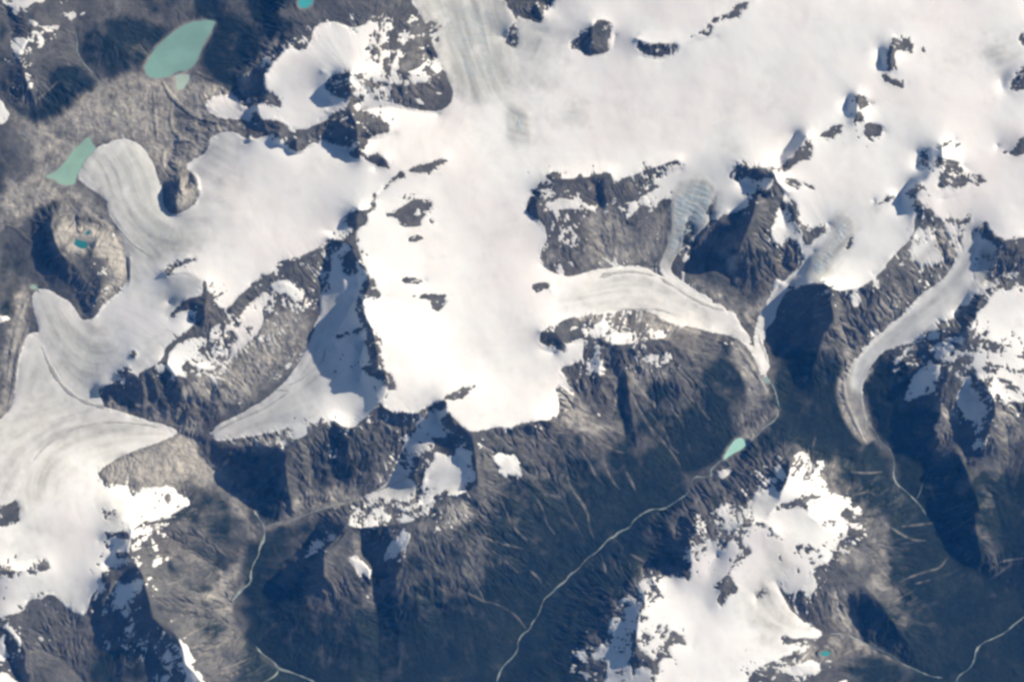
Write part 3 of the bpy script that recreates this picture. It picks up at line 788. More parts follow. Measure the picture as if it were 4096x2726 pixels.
# glacier tongues (flow direction first point to last) used for the stripes of the ice: centre lines
FLOW = """
C0 300,1000 B0 2000,950 1850,700 1750,400 1650,150 1600,-60
C0 100,600 B0 2050,600 1980,400 1960,200 1900,0
B0 1500,900 1620,700 1530,450 1450,200 1330,0
B1 300,500 A1 1900,500 1500,450 1200,420 1000,250 A0 980,1450 900,1250 800,1150
A1 1200,700 1050,500 930,350 880,230
A1 1700,350 1400,400 1250,330 1180,150 A0 1120,1300 1000,1120
A1 1150,1200 800,1400 550,1250 400,1050 310,890
A2 900,300 650,350 500,150 A1 430,1200 380,950
A2 250,200 200,450 100,650
A2 900,640 600,560 450,400 350,200
A2 400,1500 250,1200 450,950 800,850 1100,830 1400,840
A2 100,1300 250,1000 500,800 900,720 1300,800
A2 -60,1000 200,850 450,700 800,680
A2 -60,820 150,680 450,620
A3 500,600 450,200 A2 400,1300 600,1100 900,950 1200,900
A3 550,300 560,700 620,1000
B2 700,550 450,600 250,680 0,760 A2 1850,820 1650,870
B1 560,1000 520,1250 B2 480,200 380,400 200,550 0,670 A2 1850,760 1650,840
B2 1600,1150 1350,1250 1150,1290 900,1360
B2 1240,900 1170,1100 1080,1230 950,1330
C1 0,1000 400,1000 700,950 1000,900 1300,950 1600,1100 1850,1230 1980,1420 C2 2070,420
C1 500,900 800,780 1050,730 1250,800 1500,950 1800,1120
C1 300,1100 700,1060 1000,1020 1250,1030 1500,1150 1800,1270
C1 1550,50 1450,300 1380,500 1290,700 1350,800 1550,930 1800,1080
D1 800,600 620,750 480,850 350,1050 270,1280 320,1450 D2 320,400
D1 1950,450 1900,650 1800,800 1550,1000 1300,1200 1150,1340 1060,1480 D2 1040,400 1000,560 1080,800
D1 1900,950 1700,1090 1500,1230 1250,1350 1120,1500
D3 100,700 300,850 400,1100 600,1190 830,1190
C3 1700,1100 2000,1150 D3 300,1150 500,1200
D2 1850,100 1700,220 1600,400 1450,560
D2 1900,420 1950,600 2000,750 1980,950
C0 300,200 220,300 180,420
D0 500,500 C0 1500,900 900,850 300,900
D0 2200,600 1400,900 1000,1300
D1 1200,200 1000,400 850,550 700,700
"""

# bare glacier ice, greyer than the snow: outlines (last token: weight in percent)
ICE = """
B0 1240,-80 2010,-80 2060,110 2040,300 2080,480 2090,650 1980,760 1850,820 1700,780 1600,720 1500,500 1380,250 w80
B0 1420,100 1700,150 1720,420 1480,420 w86
B0 1420,100 1700,150 1720,420 1480,420 w45
B0 1250,-80 1500,-80 1600,200 1550,450 1430,350 w30
B0 2060,110 2300,220 2330,300 2400,420 2260,470 2100,490 2060,400 w75
C0 340,60 500,160 560,260 520,360 400,370 340,200 w55
C0 60,480 400,430 500,520 300,700 100,730 w45
C0 70,850 140,840 240,900 200,1000 300,1080 120,1100 70,980 w95
C0 400,880 560,850 700,900 620,980 520,960 w85
C0 880,700 960,720 1030,820 960,1000 930,900 w30
D0 1750,330 1880,380 1850,480 1720,420 w40
D0 1150,330 1250,330 1230,480 1120,480 w30
C0 90,1000 180,1080 260,1090 140,1160 60,1060 w90
C0 240,560 420,520 480,640 260,720 120,660 w50
C0 480,450 620,520 600,570 480,520 w45
A0 600,1380 640,1280 940,1085 1140,1180 1250,1440 A1 1280,200 1340,320 1600,330 1650,500 1350,640 1200,700 1050,950 1010,700 960,500 860,330 840,190 w78
A0 1600,820 1750,735 1890,790 1960,900 1800,945 1620,880 w35
A0 1540,1250 1640,1060 1870,1040 1800,1250 1700,1400 1500,1400 w62
A0 1440,1330 1640,1180 1700,1250 1600,1500 1450,1500 w40
A1 1550,0 1900,-100 1900,150 1700,300 1560,200 w30
A0 -60,750 60,860 75,910 -60,980 w40
A1 240,930 300,880 480,960 640,1140 700,1130 850,1180 950,1450 A2 800,450 830,640 640,600 480,500 300,50 w72
A1 860,1150 1000,1250 950,1400 700,1400 650,1250 w40
A1 1290,790 1580,800 1560,950 1320,1100 1240,1000 w60
A1 1180,1180 1300,1250 1290,1500 1100,1560 1000,1560 1150,1400 w45
A2 -60,760 110,560 130,300 300,0 480,490 830,640 1150,750 1410,830 1150,950 900,1060 770,1140 550,1000 350,950 200,1150 120,1350 -60,1400 w60
A2 220,1150 350,950 550,1000 560,1150 350,1350 220,1568 150,1568 150,1400 w80
A3 170,100 300,100 380,400 300,560 100,560 w35
A3 350,820 480,780 690,900 690,1020 640,1050 540,1000 480,930 w55
A3 750,100 900,70 1040,260 1020,350 850,380 800,240 w55
B1 520,960 560,900 740,920 700,1020 640,1100 560,1200 500,1180 w66
B1 560,1050 500,1180 B2 470,150 270,450 0,640 A2 1640,820 1690,900 2100,850 B2 0,850 250,780 450,640 600,440 590,300 560,60 w62
B2 1160,1010 1290,1200 1300,1340 1200,1390 1080,1350 860,1360 1000,1290 1140,1140 w55
B2 1440,1200 1740,1200 1700,1300 1450,1320 w30
C1 450,1000 560,850 850,730 1150,720 1300,820 1500,880 1900,1200 2090,1568 C2 2060,430 1990,250 1800,80 1400,0 C1 1000,1050 640,1110 w55
C1 1250,700 1340,380 1330,200 1450,30 1640,50 1700,150 1640,370 1440,580 1350,680 1380,800 w98
C1 1580,50 1740,180 1760,280 1640,330 w45
D1 640,700 800,550 900,300 1000,340 1000,480 900,600 820,780 640,860 w95
D1 640,700 560,760 430,850 250,1160 230,1280 D2 260,300 330,420 D1 360,1480 300,1320 450,1000 w70
D1 840,350 1010,350 1000,480 900,620 820,480 w95
D1 1890,350 2000,340 2010,550 1930,800 1820,1000 1500,1250 1200,1440 D2 1080,500 1130,720 1120,890 980,690 930,450 D1 1050,1430 1400,1090 1780,730 w60
D1 2000,530 2140,560 2120,690 2070,900 1950,900 w92
D1 1900,370 2000,360 2000,500 1900,520 w70
D2 1870,400 2050,600 2030,900 1940,950 1920,730 1800,600 w55
D0 2060,330 2200,340 2260,500 2150,560 2050,450 w80
C3 2100,640 D3 300,650 420,800 500,1000 640,1130 830,1190 500,1200 300,1300 200,1100 150,900 w55
D3 330,450 560,560 560,760 430,820 360,700 w55
C3 1620,280 1850,200 1900,330 1750,420 w45
C2 1980,1280 2130,1180 2120,1450 1980,1560 w50
C3 900,1130 980,1200 970,1400 850,1500 780,1560 w30
C3 1280,730 1430,730 1440,830 1300,850 w40
C2 480,360 530,480 620,550 480,490 w60
"""

# milky lakes: name of label | outline
LAKES = """
long turquoise lake with straight wooded shores in the gravel plain|252|A0 1125,545 1135,510 1190,410 1240,350 1310,285 1370,240 1440,190 1530,165 1640,150 1685,160 1675,200 1640,270 1600,330 1570,400 1545,470 1500,530 1420,570 1320,595 1230,615 1160,600|0.175,0.30,0.255
pale grey-green pond just below the long turquoise lake|252|A0 1360,590 1420,580 1485,580 1480,620 1450,680 1400,712 1375,690 1385,640|0.34,0.42,0.35
sage green lake lapping the wide fan of a glacier snout|262|A0 345,1375 420,1350 480,1300 530,1240 570,1170 640,1120 665,1080 700,1070 710,1110 750,1150 730,1190 660,1260 620,1340 590,1390 590,1440 530,1450 450,1440 430,1400 360,1395|0.23,0.36,0.285
bright teal pond on grey slope at the top edge|880|B0 375,20 400,-20 490,-20 500,15 470,55 430,75 385,55|0.05,0.28,0.29
deep teal star-shaped tarn on the tan rocky hill|650|A1 585,485 620,515 685,520 695,550 660,585 620,570 570,540 590,520|0.02,0.155,0.165
tiny teal tarn beside the star-shaped tarn|650|A1 660,465 690,435 710,440 700,475|0.02,0.155,0.165
pale aqua lake at the head of the winding river|262|C2 1755,1055 1760,1020 1790,975 1830,910 1885,875 1915,895 1940,940 1900,975 1840,1000 1800,1025 1775,1050|0.31,0.53,0.45
small teal tarn on brown ground below the curved ice tongue|760|D3 750,1335 800,1325 835,1330 820,1360 780,1365 755,1355|0.05,0.26,0.25
small aqua pool at the snout of the twin glacier|540|C2 2055,415 2090,405 2125,430 2110,455 2070,450|0.24,0.33,0.29
grey-green pool at the tip of the narrow glacier tongue|322|A1 225,880 245,850 280,860 300,890 255,900|0.27,0.38,0.31
"""

# rivers: label | width in map pixels | course
RIVERS = """
pale winding river running down the long dark valley|7|C2 1765,1050 1720,1070 1690,1100 1650,1140 1660,1180 1600,1195 1540,1185 1505,1215 1500,1260 1475,1320 1400,1370 1340,1410 1280,1445 1200,1440 1130,1470 1060,1520 1030,1560 C3 1030,340 1010,365 930,395 900,430 850,450 800,510 750,560 690,595 650,640 610,690 540,735 520,775 450,825 400,880 350,915 330,960 300,1050 250,1110 235,1160 170,1200 135,1270 145,1300 110,1370 30,1440 0,1490 -30,1580
pale meltwater stream from the twin glacier snout to the aqua lake|8|C2 2110,440 2150,490 2170,560 2190,640 2180,710 2140,760 2080,795 2030,850 1950,930
pale stream curving out of the lowest stripe-ended glacier valley|13|A2 1985,1440 2010,1500 A3 1990,210 2020,280 2070,340 2070,440 2030,520 2025,580 1985,640 1960,720 1965,790 1900,840 1850,890 1815,940
thin stream out of the small valley glacier joining from the right|5|B2 880,1365 700,1400 560,1440 420,1490 360,1520 B3 300,300 220,320 130,350 110,360
braided stream at the bottom edge in the lower left valley|12|B3 40,1290 90,1350 180,1410 220,1470 300,1490 380,1520 480,1560 540,1600
side branch of the braided stream at the bottom edge|6|B3 225,1465 200,1520 130,1560 60,1600
long stream from the debris-covered glacier snout down the right valley|5|D2 1115,690 1130,760 1190,830 1230,920 1300,960 1335,1040 1340,1110 1330,1180 1360,1250 1420,1290 1500,1370 1540,1410 1590,1490
short side stream meeting the right valley stream from above|4|D2 1610,1160 1560,1240 1540,1320 1505,1375
stream winding from the curved ice tongue to the lower right corner|6|D3 830,1190 950,1190 1050,1240 1150,1290 1300,1350 1360,1395 1420,1440 1500,1470 1560,1500 1640,1530 1720,1540
river crossing the lower right corner|7|D3 1820,1600 1840,1530 1880,1500 1930,1470 1970,1400 1980,1320 2040,1260 2110,1235 2220,1180 2270,1130 2310,1100 2400,1030
thin stream down the wooded hill left of the long lake|4|A0 590,240 605,330 600,400 640,480 710,560 780,640 830,670
pale thin stream across the plain at the left edge|4|A0 150,1030 210,1070 240,1120 300,1180 330,1250
"""

# pale scree chutes and gravel washes: width | line
CHUTES = """
5|B3 1910,950 2000,990 2060,1030 2120,1090 2160,1150
5|B3 1400,630 1500,700 1570,790 1650,850 1750,890 1830,940 1910,950
5|B3 1690,400 1700,530 1760,650 1780,800 1840,940
5|B3 1760,360 1850,440 1950,480 2050,500 2140,525
5|B3 2020,260 2050,340 2120,410 2170,460
6|B3 1480,450 1480,560 1520,640 1580,720
4|B3 1880,520 1980,600 2100,710
7|B3 2190,690 2260,750 2285,800
5|C2 420,1060 430,1230 500,1330 540,1450 580,1560
5|C2 480,980 520,1100 540,1260 620,1360 690,1480 700,1560
6|C2 620,970 700,1070 750,1190 830,1260
6|C2 800,1020 840,1140 890,1230 940,1290
5|C2 820,940 900,980 970,1000
9|C2 990,1150 1030,1220 1060,1290
8|C2 1000,450 1060,620 1150,760 1210,840 1280,920
12|C2 990,360 1080,500 1200,600 1260,700
6|C2 1170,680 1250,760 1310,850 1330,950 1400,1000
6|C2 1240,860 1330,970 1420,1110
5|C2 1480,410 1520,500 1510,560 1580,660 1640,740
7|C2 1340,600 1380,700 1420,760
9|C2 1390,650 1450,760
8|C2 1830,710 1880,790
5|C2 900,420 910,600 880,700
9|C2 610,560 700,680 800,780 940,840
11|C2 500,800 640,820 800,800 900,850
7|C2 650,850 670,960
5|C3 430,0 480,100 530,220 600,340 650,440
5|C3 540,10 620,130 690,230 700,360 740,450
4|C3 220,60 330,180 360,320 430,410
4|C3 0,120 60,260 100,350 210,450
4|C3 820,640 830,730
7|C3 1030,570 1140,630
9|C3 1170,340 1190,430
5|C3 960,820 1080,890
4|C3 230,690 320,780
6|D3 1400,350 1500,340 1640,325
6|D3 1300,350 1420,430 1500,460 1580,460
5|D3 1380,780 1480,740 1600,700 1700,680 1760,590
4|D3 1500,800 1620,770
9|D3 860,880 850,1000 900,1130 960,1180
8|D3 920,930 960,1030 1020,1150
6|D3 1150,590 1230,700 1300,760
5|D3 1340,1100 1400,1250 1470,1330
5|D2 1000,1150 1130,1160 1240,1150
6|D2 1010,1330 1150,1300 1190,1340
4|D2 700,950 720,870
6|D2 1690,700 1650,850
6|D1 880,1180 950,1300 1040,1420
5|D1 1040,1060 1100,1130 1180,1250
4|A3 1490,560 1650,640 1740,700
4|A3 1500,330 1650,480 1800,600
5|A2 1730,1360 1850,1400 1950,1540
5|A3 1820,1440 1920,1400 2010,1360
5|A0 270,810 400,690 450,640
6|A0 280,780 340,740
4|B2 470,1100 470,1250 490,1350
4|B2 1130,900 1130,1050 1000,1000
7|B2 2190,860 2270,1000
4|B1 400,1300 440,1180
7|D3 2080,700 2150,640 2200,620 2350,600
8|D3 2100,760 2200,690 2260,640
"""

# light gravel, moraine and fresh bare rock: outline (weight)
GRAVEL = """
A0 830,650 1100,560 1150,600 1300,620 1500,560 1750,660 1880,760 1600,800 1640,900 1900,950 1850,1030 1640,1060 1640,1170 1440,1300 1400,1500 1270,1420 1200,1280 1140,1180 1050,1100 940,1085 800,1120 720,1100 400,1350 200,1568 0,1568 0,1450 300,1350 200,1050 60,850 200,950 380,970 600,800 w60
A0 1100,600 1260,650 1230,850 1000,1060 800,1050 620,1060 450,1230 400,1130 560,960 800,900 1000,760 w85
A0 1100,650 1200,620 1270,700 1150,850 1100,1000 950,1080 750,1050 700,1000 850,900 1050,800 w40
A0 400,1330 420,1170 640,1080 560,1180 480,1300 w55
A0 1500,600 1760,690 1640,760 1580,830 1450,760 w40
A0 1970,470 2100,350 2170,300 2080,450 1900,740 1850,690 w40
A0 1640,960 1900,940 1850,1020 1700,1030 w30
A1 0,200 200,100 340,60 600,100 750,250 850,330 980,500 1010,700 1010,830 880,940 780,1080 800,900 900,800 850,620 880,450 750,330 600,200 350,220 250,300 0,420 w75
A1 430,470 560,370 740,420 780,560 640,650 520,640 w75
A1 740,560 950,480 1000,640 1000,830 880,960 830,880 840,700 w100
A1 430,400 560,330 760,400 900,480 960,600 800,560 560,620 450,560 w85
A1 130,880 230,930 210,1150 170,1300 100,1568 60,1568 100,1300 130,1100 w95
A2 60,0 210,0 150,200 120,500 60,650 0,700 0,200 w60
A1 1390,60 1530,0 1570,150 1480,260 1390,280 1400,160 w95
A2 770,1150 1000,1010 1420,860 1550,930 1640,1060 1830,1200 1850,1280 1700,1260 1500,1180 1350,1260 1100,1270 800,1210 w85
A2 1640,940 2000,900 2250,820 2300,920 2000,940 1750,930 w80
A1 1900,1300 2350,1150 2350,1400 2200,1560 A2 2050,450 1950,600 1750,620 1700,350 1800,250 w80
B1 100,1150 300,1050 470,1150 400,1350 250,1500 0,1568 w80
A2 1500,430 1650,350 1730,560 1740,700 1600,560 1440,560 w70
A2 800,600 1000,680 1400,800 1550,900 1600,760 1400,700 w45
A3 1700,40 1870,90 1980,230 2000,420 1930,620 1860,780 1800,920 1700,960 1650,880 1780,650 1920,600 1950,400 1800,150 w70
A3 1750,650 1920,600 1980,700 1800,950 1650,1000 1600,900 w40
A3 1500,900 1800,960 1830,1060 1600,1010 w40
B3 0,1280 100,1350 250,1450 500,1560 350,1530 200,1480 60,1380 w90
B3 350,320 500,270 520,330 400,420 w40
B2 400,1330 650,1270 900,1320 860,1380 600,1430 350,1520 200,1568 100,1568 300,1440 w70
B3 1480,170 1700,120 1750,300 1600,360 1480,260 w85
B3 1300,310 1400,300 1400,380 1320,370 w60
B2 990,1000 1100,1060 1100,1180 1000,1270 950,1230 1050,1150 w45
B2 2130,1070 2250,1100 2330,1160 C2 390,1220 200,1180 w55
C1 560,1120 700,1080 1000,1070 1200,1090 1400,1150 1600,1230 1800,1300 1900,1400 2000,1568 C2 2060,440 1900,300 1800,160 1600,80 1350,50 C1 1200,1200 1000,1100 700,1150 w85
C2 1800,130 1900,200 2000,330 2090,470 2150,550 2100,560 2040,500 2000,650 1900,800 1880,700 1960,560 1880,380 w100
C2 430,500 520,480 640,600 800,760 900,820 700,830 480,780 460,600 w65
C2 980,330 1060,350 1130,520 1050,470 w85
C2 1040,330 1250,330 1400,330 1200,420 1120,480 w60
C2 1890,860 1980,790 2080,780 2120,770 1950,940 w90
C2 2160,700 2190,650 2180,730 2070,810 2050,790 w70
C1 650,350 800,250 1000,420 1330,250 1300,550 1240,720 1000,690 700,740 600,640 750,560 w50
C1 700,620 900,560 1250,640 1200,720 900,720 w55
C1 330,560 420,550 420,740 330,700 w55
C1 1770,600 1850,580 1880,640 1850,760 1780,740 w60
C1 1380,800 1700,900 1960,1050 2000,1250 1900,1180 1650,960 w40
D1 260,1000 440,830 440,860 290,1060 w70
D1 640,700 700,560 800,460 700,640 w60
D1 1420,1060 1690,830 1820,600 1780,730 1520,960 1300,1130 w80
D1 1250,950 1350,900 1450,950 1400,1050 1280,1170 1230,1200 w50
D1 1400,650 1480,460 1850,380 1870,600 1700,740 1560,740 w60
D1 900,1150 1100,1400 1000,1568 940,1568 1040,1430 880,1250 w50
D2 880,570 880,430 1000,210 1065,230 1000,420 1030,520 1120,540 1150,680 1160,780 1170,900 1110,960 1020,870 930,720 w100
D2 1085,330 1220,240 1180,380 1120,480 1090,470 w80
D1 1700,1180 1880,1050 1900,960 1650,1130 1500,1280 1350,1330 1530,1330 w70
D3 830,860 900,850 1000,1100 1050,1230 1300,1360 1250,1390 1050,1300 950,1180 860,1050 w75
D3 890,500 1000,520 1100,640 1060,700 920,600 w40
D3 1070,680 1150,640 1330,780 1300,930 1180,870 1090,780 w16
D3 1100,470 1280,490 1240,570 1150,520 w45
D3 1180,330 1300,340 1290,420 1200,420 w25
D3 450,1350 700,1260 900,1250 850,1380 700,1390 560,1430 w55
D3 2050,650 2250,600 2400,560 2400,650 2250,720 2150,780 w45
D2 1700,600 1830,640 1750,850 1650,900 1640,750 w45
D2 2100,680 2300,650 2350,900 2150,950 w40
D2 780,1130 860,1200 900,1320 800,1250 w45
D2 1880,620 1920,640 1900,720 w80
"""

# dark woods and scrub; the first outlines also paint shade onto rock slopes
FOREST_SHADE = """
C2 0,900 350,900 480,840 640,870 850,960 960,850 1060,560 1200,480 1420,480 1500,250 1700,150 1880,300 1900,650 1700,1000 1300,1400 1000,1568 0,1568 w52
B3 1350,-100 1700,100 2100,150 2352,50 2352,700 1800,900 1450,850 1250,700 1200,560 w42
B3 80,380 560,250 560,400 720,420 640,600 600,860 450,900 100,850 w50
B2 300,980 640,820 1100,720 1130,1040 900,1200 480,1260 300,1300 w34
B3 800,380 1020,400 1150,650 1000,850 820,700 w50
C1 1450,600 1900,330 2060,600 2080,900 1950,1000 1700,850 1500,760 w40
D1 800,900 900,950 1000,1200 1050,1400 900,1500 780,1300 w25
D2 350,100 800,0 950,250 900,700 500,900 350,600 w50
C3 1100,160 1560,150 1480,450 1450,720 1100,760 1000,500 w55
A2 740,480 1200,330 1450,560 1440,760 1100,700 800,620 w30

A0 640,210 900,100 1150,180 1420,200 1250,330 1150,480 1080,560 830,650 640,500 610,400 w75
A0 380,560 600,500 780,640 660,740 480,880 380,970 200,930 60,800 300,840 w85
A0 1480,-80 1520,100 1660,140 1750,110 1950,120 2150,280 1960,480 1840,660 1700,640 1550,560 1600,330 1690,190 1800,-80 w80
A0 1100,-60 1500,-60 1500,140 1430,180 1000,150 w35
A0 -60,200 80,200 60,900 -60,760 w45
A0 -60,1230 40,1240 60,1500 -60,1568 w70
A0 720,760 830,690 900,650 1020,680 880,780 w60
B0 -20,-80 420,-80 250,80 330,150 300,260 200,280 100,330 0,420 w90
A1 0,560 100,560 200,750 100,900 0,900 w45
A1 240,450 400,180 550,190 400,300 380,400 w70
A1 340,430 420,400 430,640 370,800 330,600 w70
A2 0,-200 80,-200 60,150 0,150 w70
A3 1480,60 1800,120 1950,420 1900,620 1700,680 1480,500 1250,330 1400,200 w50
A3 1250,650 1700,660 1780,900 1500,860 w30
A3 750,1350 1100,1300 1250,1640 700,1640 w65
A3 1850,1300 2150,1450 2100,1640 1700,1640 1850,1450 w70
A3 1480,1100 1750,1050 1900,1250 1700,1350 w35
C2 1480,480 1620,250 1800,150 1920,450 1910,640 1800,830 1880,870 1750,1040 1490,1190 1300,1420 1030,1560 600,1568 850,1250 1000,1000 1250,900 1250,700 1450,650 w85
C2 2130,300 2350,100 D1 700,1400 D2 700,100 950,330 930,560 1000,760 1130,900 1330,1020 1340,1300 1580,1500 1000,1450 850,1200 700,1020 480,940 380,1000 C2 2000,1100 1850,1000 1950,940 2180,720 2190,600 2100,420 w80
D2 1100,450 1250,200 1500,350 1500,600 1700,650 1650,1000 1850,1000 1950,1150 2400,1050 2400,1700 1560,1600 1380,1280 1340,1060 1200,830 1130,700 w85
D3 1500,-100 2400,-100 2400,1700 1300,1700 1500,1500 1300,1350 1050,1150 1000,900 1350,950 1300,600 1250,250 w85
D3 1000,1350 1300,1400 1700,1568 1200,1640 900,1500 w70
C3 -100,100 420,60 900,-50 1500,0 1500,200 1150,350 1150,700 1000,850 900,1050 700,1250 600,1640 -200,1640 w85
B3 200,450 100,350 480,350 300,560 250,850 450,900 750,850 850,950 950,1000 1150,800 1450,850 1700,900 2000,600 2100,200 2000,0 2350,0 2350,1640 -50,1640 -50,450 w80
C2 0,1280 400,1150 700,1000 1000,900 1000,1568 0,1568 w70
C2 920,420 1010,500 1060,850 950,850 w60
C2 2100,1000 1900,1100 1650,1250 1600,1500 1950,1250 2150,1050 w60
B2 0,1400 350,1400 300,1568 0,1568 w50
B2 -200,1000 250,1000 300,1400 0,1420 w60
"""

# ---------------------------------------------------------------- reading the survey
def parse(s):
    """-> (n,3) array of map pixels and heights, and the weight of the line"""
    out, w, ox, oy = [], 1.0, 0, 0
    for t in s.split():
        if t[0] in 'ABCD':
            ox, oy = SHEET_X[t[0]], SHEET_Y[t[1]]
        elif t[0] == 'w':
            w = float(t[1:]) / 100.0
        else:
            v = [float(q) for q in t.split(',')]
            out.append((ox + v[0] / 1.96, oy + v[1] / 1.96, v[2] if len(v) > 2 else 0.0))
    return np.array(out), w

def lines(block):
    return [l for l in block.strip().splitlines() if l.strip()]

# ---------------------------------------------------------------- the grid of the land
STEP = 3.1
out_x = np.cumsum(STEP * 1.045 ** np.arange(1, 96)); out_y = np.cumsum(STEP * 1.045 ** np.arange(1, 93))   # the land goes on beyond the sheet, in ever larger cells
mid_x = np.arange(-48, 4150, STEP); mid_y = np.arange(-40, 2772, STEP)
xs = np.concatenate([mid_x[0] - out_x[::-1], mid_x, mid_x[-1] + out_x])
ys = np.concatenate([mid_y[0] - out_y[::-1], mid_y, mid_y[-1] + out_y])
NX, NY = len(xs), len(ys)
rng = np.random.default_rng(7)

def to_ij(px, py):
    return np.interp(px, xs, np.arange(NX)), np.interp(py, ys, np.arange(NY))

def blur(a, r):
    """three box blurs = close to a gaussian of sigma r"""
    r = max(1, int(round(r)))
    a = a.astype(np.float32)
    for _ in range(3):
        for ax in (0, 1):
            p = np.pad(a, [(r + 1, r) if k == ax else (0, 0) for k in (0, 1)], mode='edge')
            c = np.cumsum(p, axis=ax, dtype=np.float64)
            n = a.shape[ax]
            if ax == 0:
                a = ((c[2 * r + 1:2 * r + 1 + n] - c[:n]) / (2 * r + 1)).astype(np.float32)
            else:
                a = ((c[:, 2 * r + 1:2 * r + 1 + n] - c[:, :n]) / (2 * r + 1)).astype(np.float32)
    return a

def blur1(a):
    """the lightest softening"""
    p = np.pad(a, 1, mode='edge').astype(np.float32)
    b = (p[:-2] + 2 * p[1:-1] + p[2:]) / 4
    return (b[:, :-2] + 2 * b[:, 1:-1] + b[:, 2:]) / 4

def resize(a, ny, nx):
    h, w = a.shape
    y = np.linspace(0, h - 1, ny); x = np.linspace(0, w - 1, nx)
    y0 = np.minimum(y.astype(int), h - 2); x0 = np.minimum(x.astype(int), w - 2)
    fy = (y - y0)[:, None].astype(np.float32); fx = (x - x0)[None, :].astype(np.float32)
    r = a[y0] * (1 - fy) + a[y0 + 1] * fy
    return r[:, x0] * (1 - fx) + r[:, x0 + 1] * fx

def vnoise(cell, seed):
    """smooth noise, about -1..1, blobs about `cell` grid steps wide"""
    g = np.random.default_rng(seed)
    h, w = int(NY / cell) + 4, int(NX / cell) + 4
    a = g.standard_normal((h, w)).astype(np.float32)
    y = np.arange(NY) / cell + 0.37 * (seed % 3); x = np.arange(NX) / cell + 0.61 * (seed % 2)
    y0 = y.astype(int); x0 = x.astype(int)
    fy = (y - y0)[:, None].astype(np.float32); fx = (x - x0)[None, :].astype(np.float32)
    def cub(p0, p1, p2, p3, t):           # B-spline: no grid creases
        return (p0 * (1 - t) ** 3 + p1 * (3 * t ** 3 - 6 * t ** 2 + 4) + p2 * (-3 * t ** 3 + 3 * t ** 2 + 3 * t + 1) + p3 * t ** 3) / 6
    def gy(k): return a[np.minimum(y0 + k, h - 1)]
    r = cub(gy(0), gy(1), gy(2), gy(3), fy)
    def gx(k): return r[:, np.minimum(x0 + k, w - 1)]
    return cub(gx(0), gx(1), gx(2), gx(3), fx) * 1.7

def fbm(cell, seed, octaves=4, gain=0.55):
    t, amp, tot = 0, 1.0, 0.0
    for k in range(octaves):
        t = t + amp * vnoise(cell / 2 ** k, seed + 11 * k); tot += amp * amp; amp *= gain
        if cell / 2 ** (k + 1) < 1.4: break
    return t / math.sqrt(tot)

def raster(poly):
    """inside test of a closed outline on the whole grid"""
    i, j = to_ij(poly[:, 0], poly[:, 1])
    par = np.zeros((NY, NX + 1), np.int32)
    n = len(i)
    for k in range(n):
        x1, y1, x2, y2 = i[k], j[k], i[(k + 1) % n], j[(k + 1) % n]
        if y1 == y2: continue
        if y1 > y2: x1, y1, x2, y2 = x2, y2, x1, y1
        r = np.arange(max(0, math.ceil(y1)), min(NY, math.ceil(y2)))
        if len(r) == 0: continue
        c = np.clip(np.ceil(x1 + (r - y1) / (y2 - y1) * (x2 - x1)).astype(int), 0, NX)
        np.add.at(par, (r, c), 1)
    return (np.cumsum(par, axis=1)[:, :NX] % 2).astype(np.float32)

def dense(p, step=1.0):
    """points along a polyline, `step` map pixels apart"""
    out = []
    for a, b in zip(p[:-1], p[1:]):
        m = max(1, int(np.hypot(*(b - a)[:2]) / step))
        t = np.linspace(0, 1, m, endpoint=False)[:, None]
        out.append(a + (b - a) * t)
    out.append(p[-1:])
    return np.concatenate(out)

def smooth_line(p, rounds=2):
    for _ in range(rounds):
        q = np.empty((2 * len(p), p.shape[1])); q[0] = p[0]; q[-1] = p[-1]
        q[1:-1:2] = 0.75 * p[:-1] + 0.25 * p[1:]; q[2::2] = 0.25 * p[:-1] + 0.75 * p[1:]
        p = q
    return p

def smooth_ring(p, rounds=2):
    for _ in range(rounds):
        n = np.roll(p, -1, axis=0)
        q = np.empty((2 * len(p), p.shape[1])); q[0::2] = 0.75 * p + 0.25 * n; q[1::2] = 0.25 * p + 0.75 * n
        p = q
    return p

def sample(a, px, py):
    i, j = to_ij(px, py)
    i0 = np.clip(i.astype(int), 0, NX - 2); j0 = np.clip(j.astype(int), 0, NY - 2)
    fx, fy = i - i0, j - j0
    return (a[j0, i0] * (1 - fx) + a[j0, i0 + 1] * fx) * (1 - fy) + (a[j0 + 1, i0] * (1 - fx) + a[j0 + 1, i0 + 1] * fx) * fy

def stroke(p, width):
    """soft 0..1 mask of a line `width` map pixels wide, tapering at both ends"""
    d = dense(p, 0.7)
    d = d + 0
    n = len(d)
    acc = np.zeros((NY, NX), np.float32)
    i, j = to_ij(d[:, 0], d[:, 1])
    tap = np.clip(np.minimum(np.linspace(0, 4, n), np.linspace(4, 0, n)), 0.25, 1)
    r = width / STEP / 2
    R = int(math.ceil(r + 1.5))
    i0 = np.round(i).astype(int); j0 = np.round(j).astype(int)
    for dy in range(-R, R + 1):
        for dx in range(-R, R + 1):
            v = np.clip(r * tap + 0.8 - np.hypot(i0 + dx - i, j0 + dy - j), 0, 1)
            ok = (i0 + dx >= 0) & (i0 + dx < NX) & (j0 + dy >= 0) & (j0 + dy < NY)
            np.maximum.at(acc, (j0[ok] + dy, i0[ok] + dx), v[ok])
    return acc

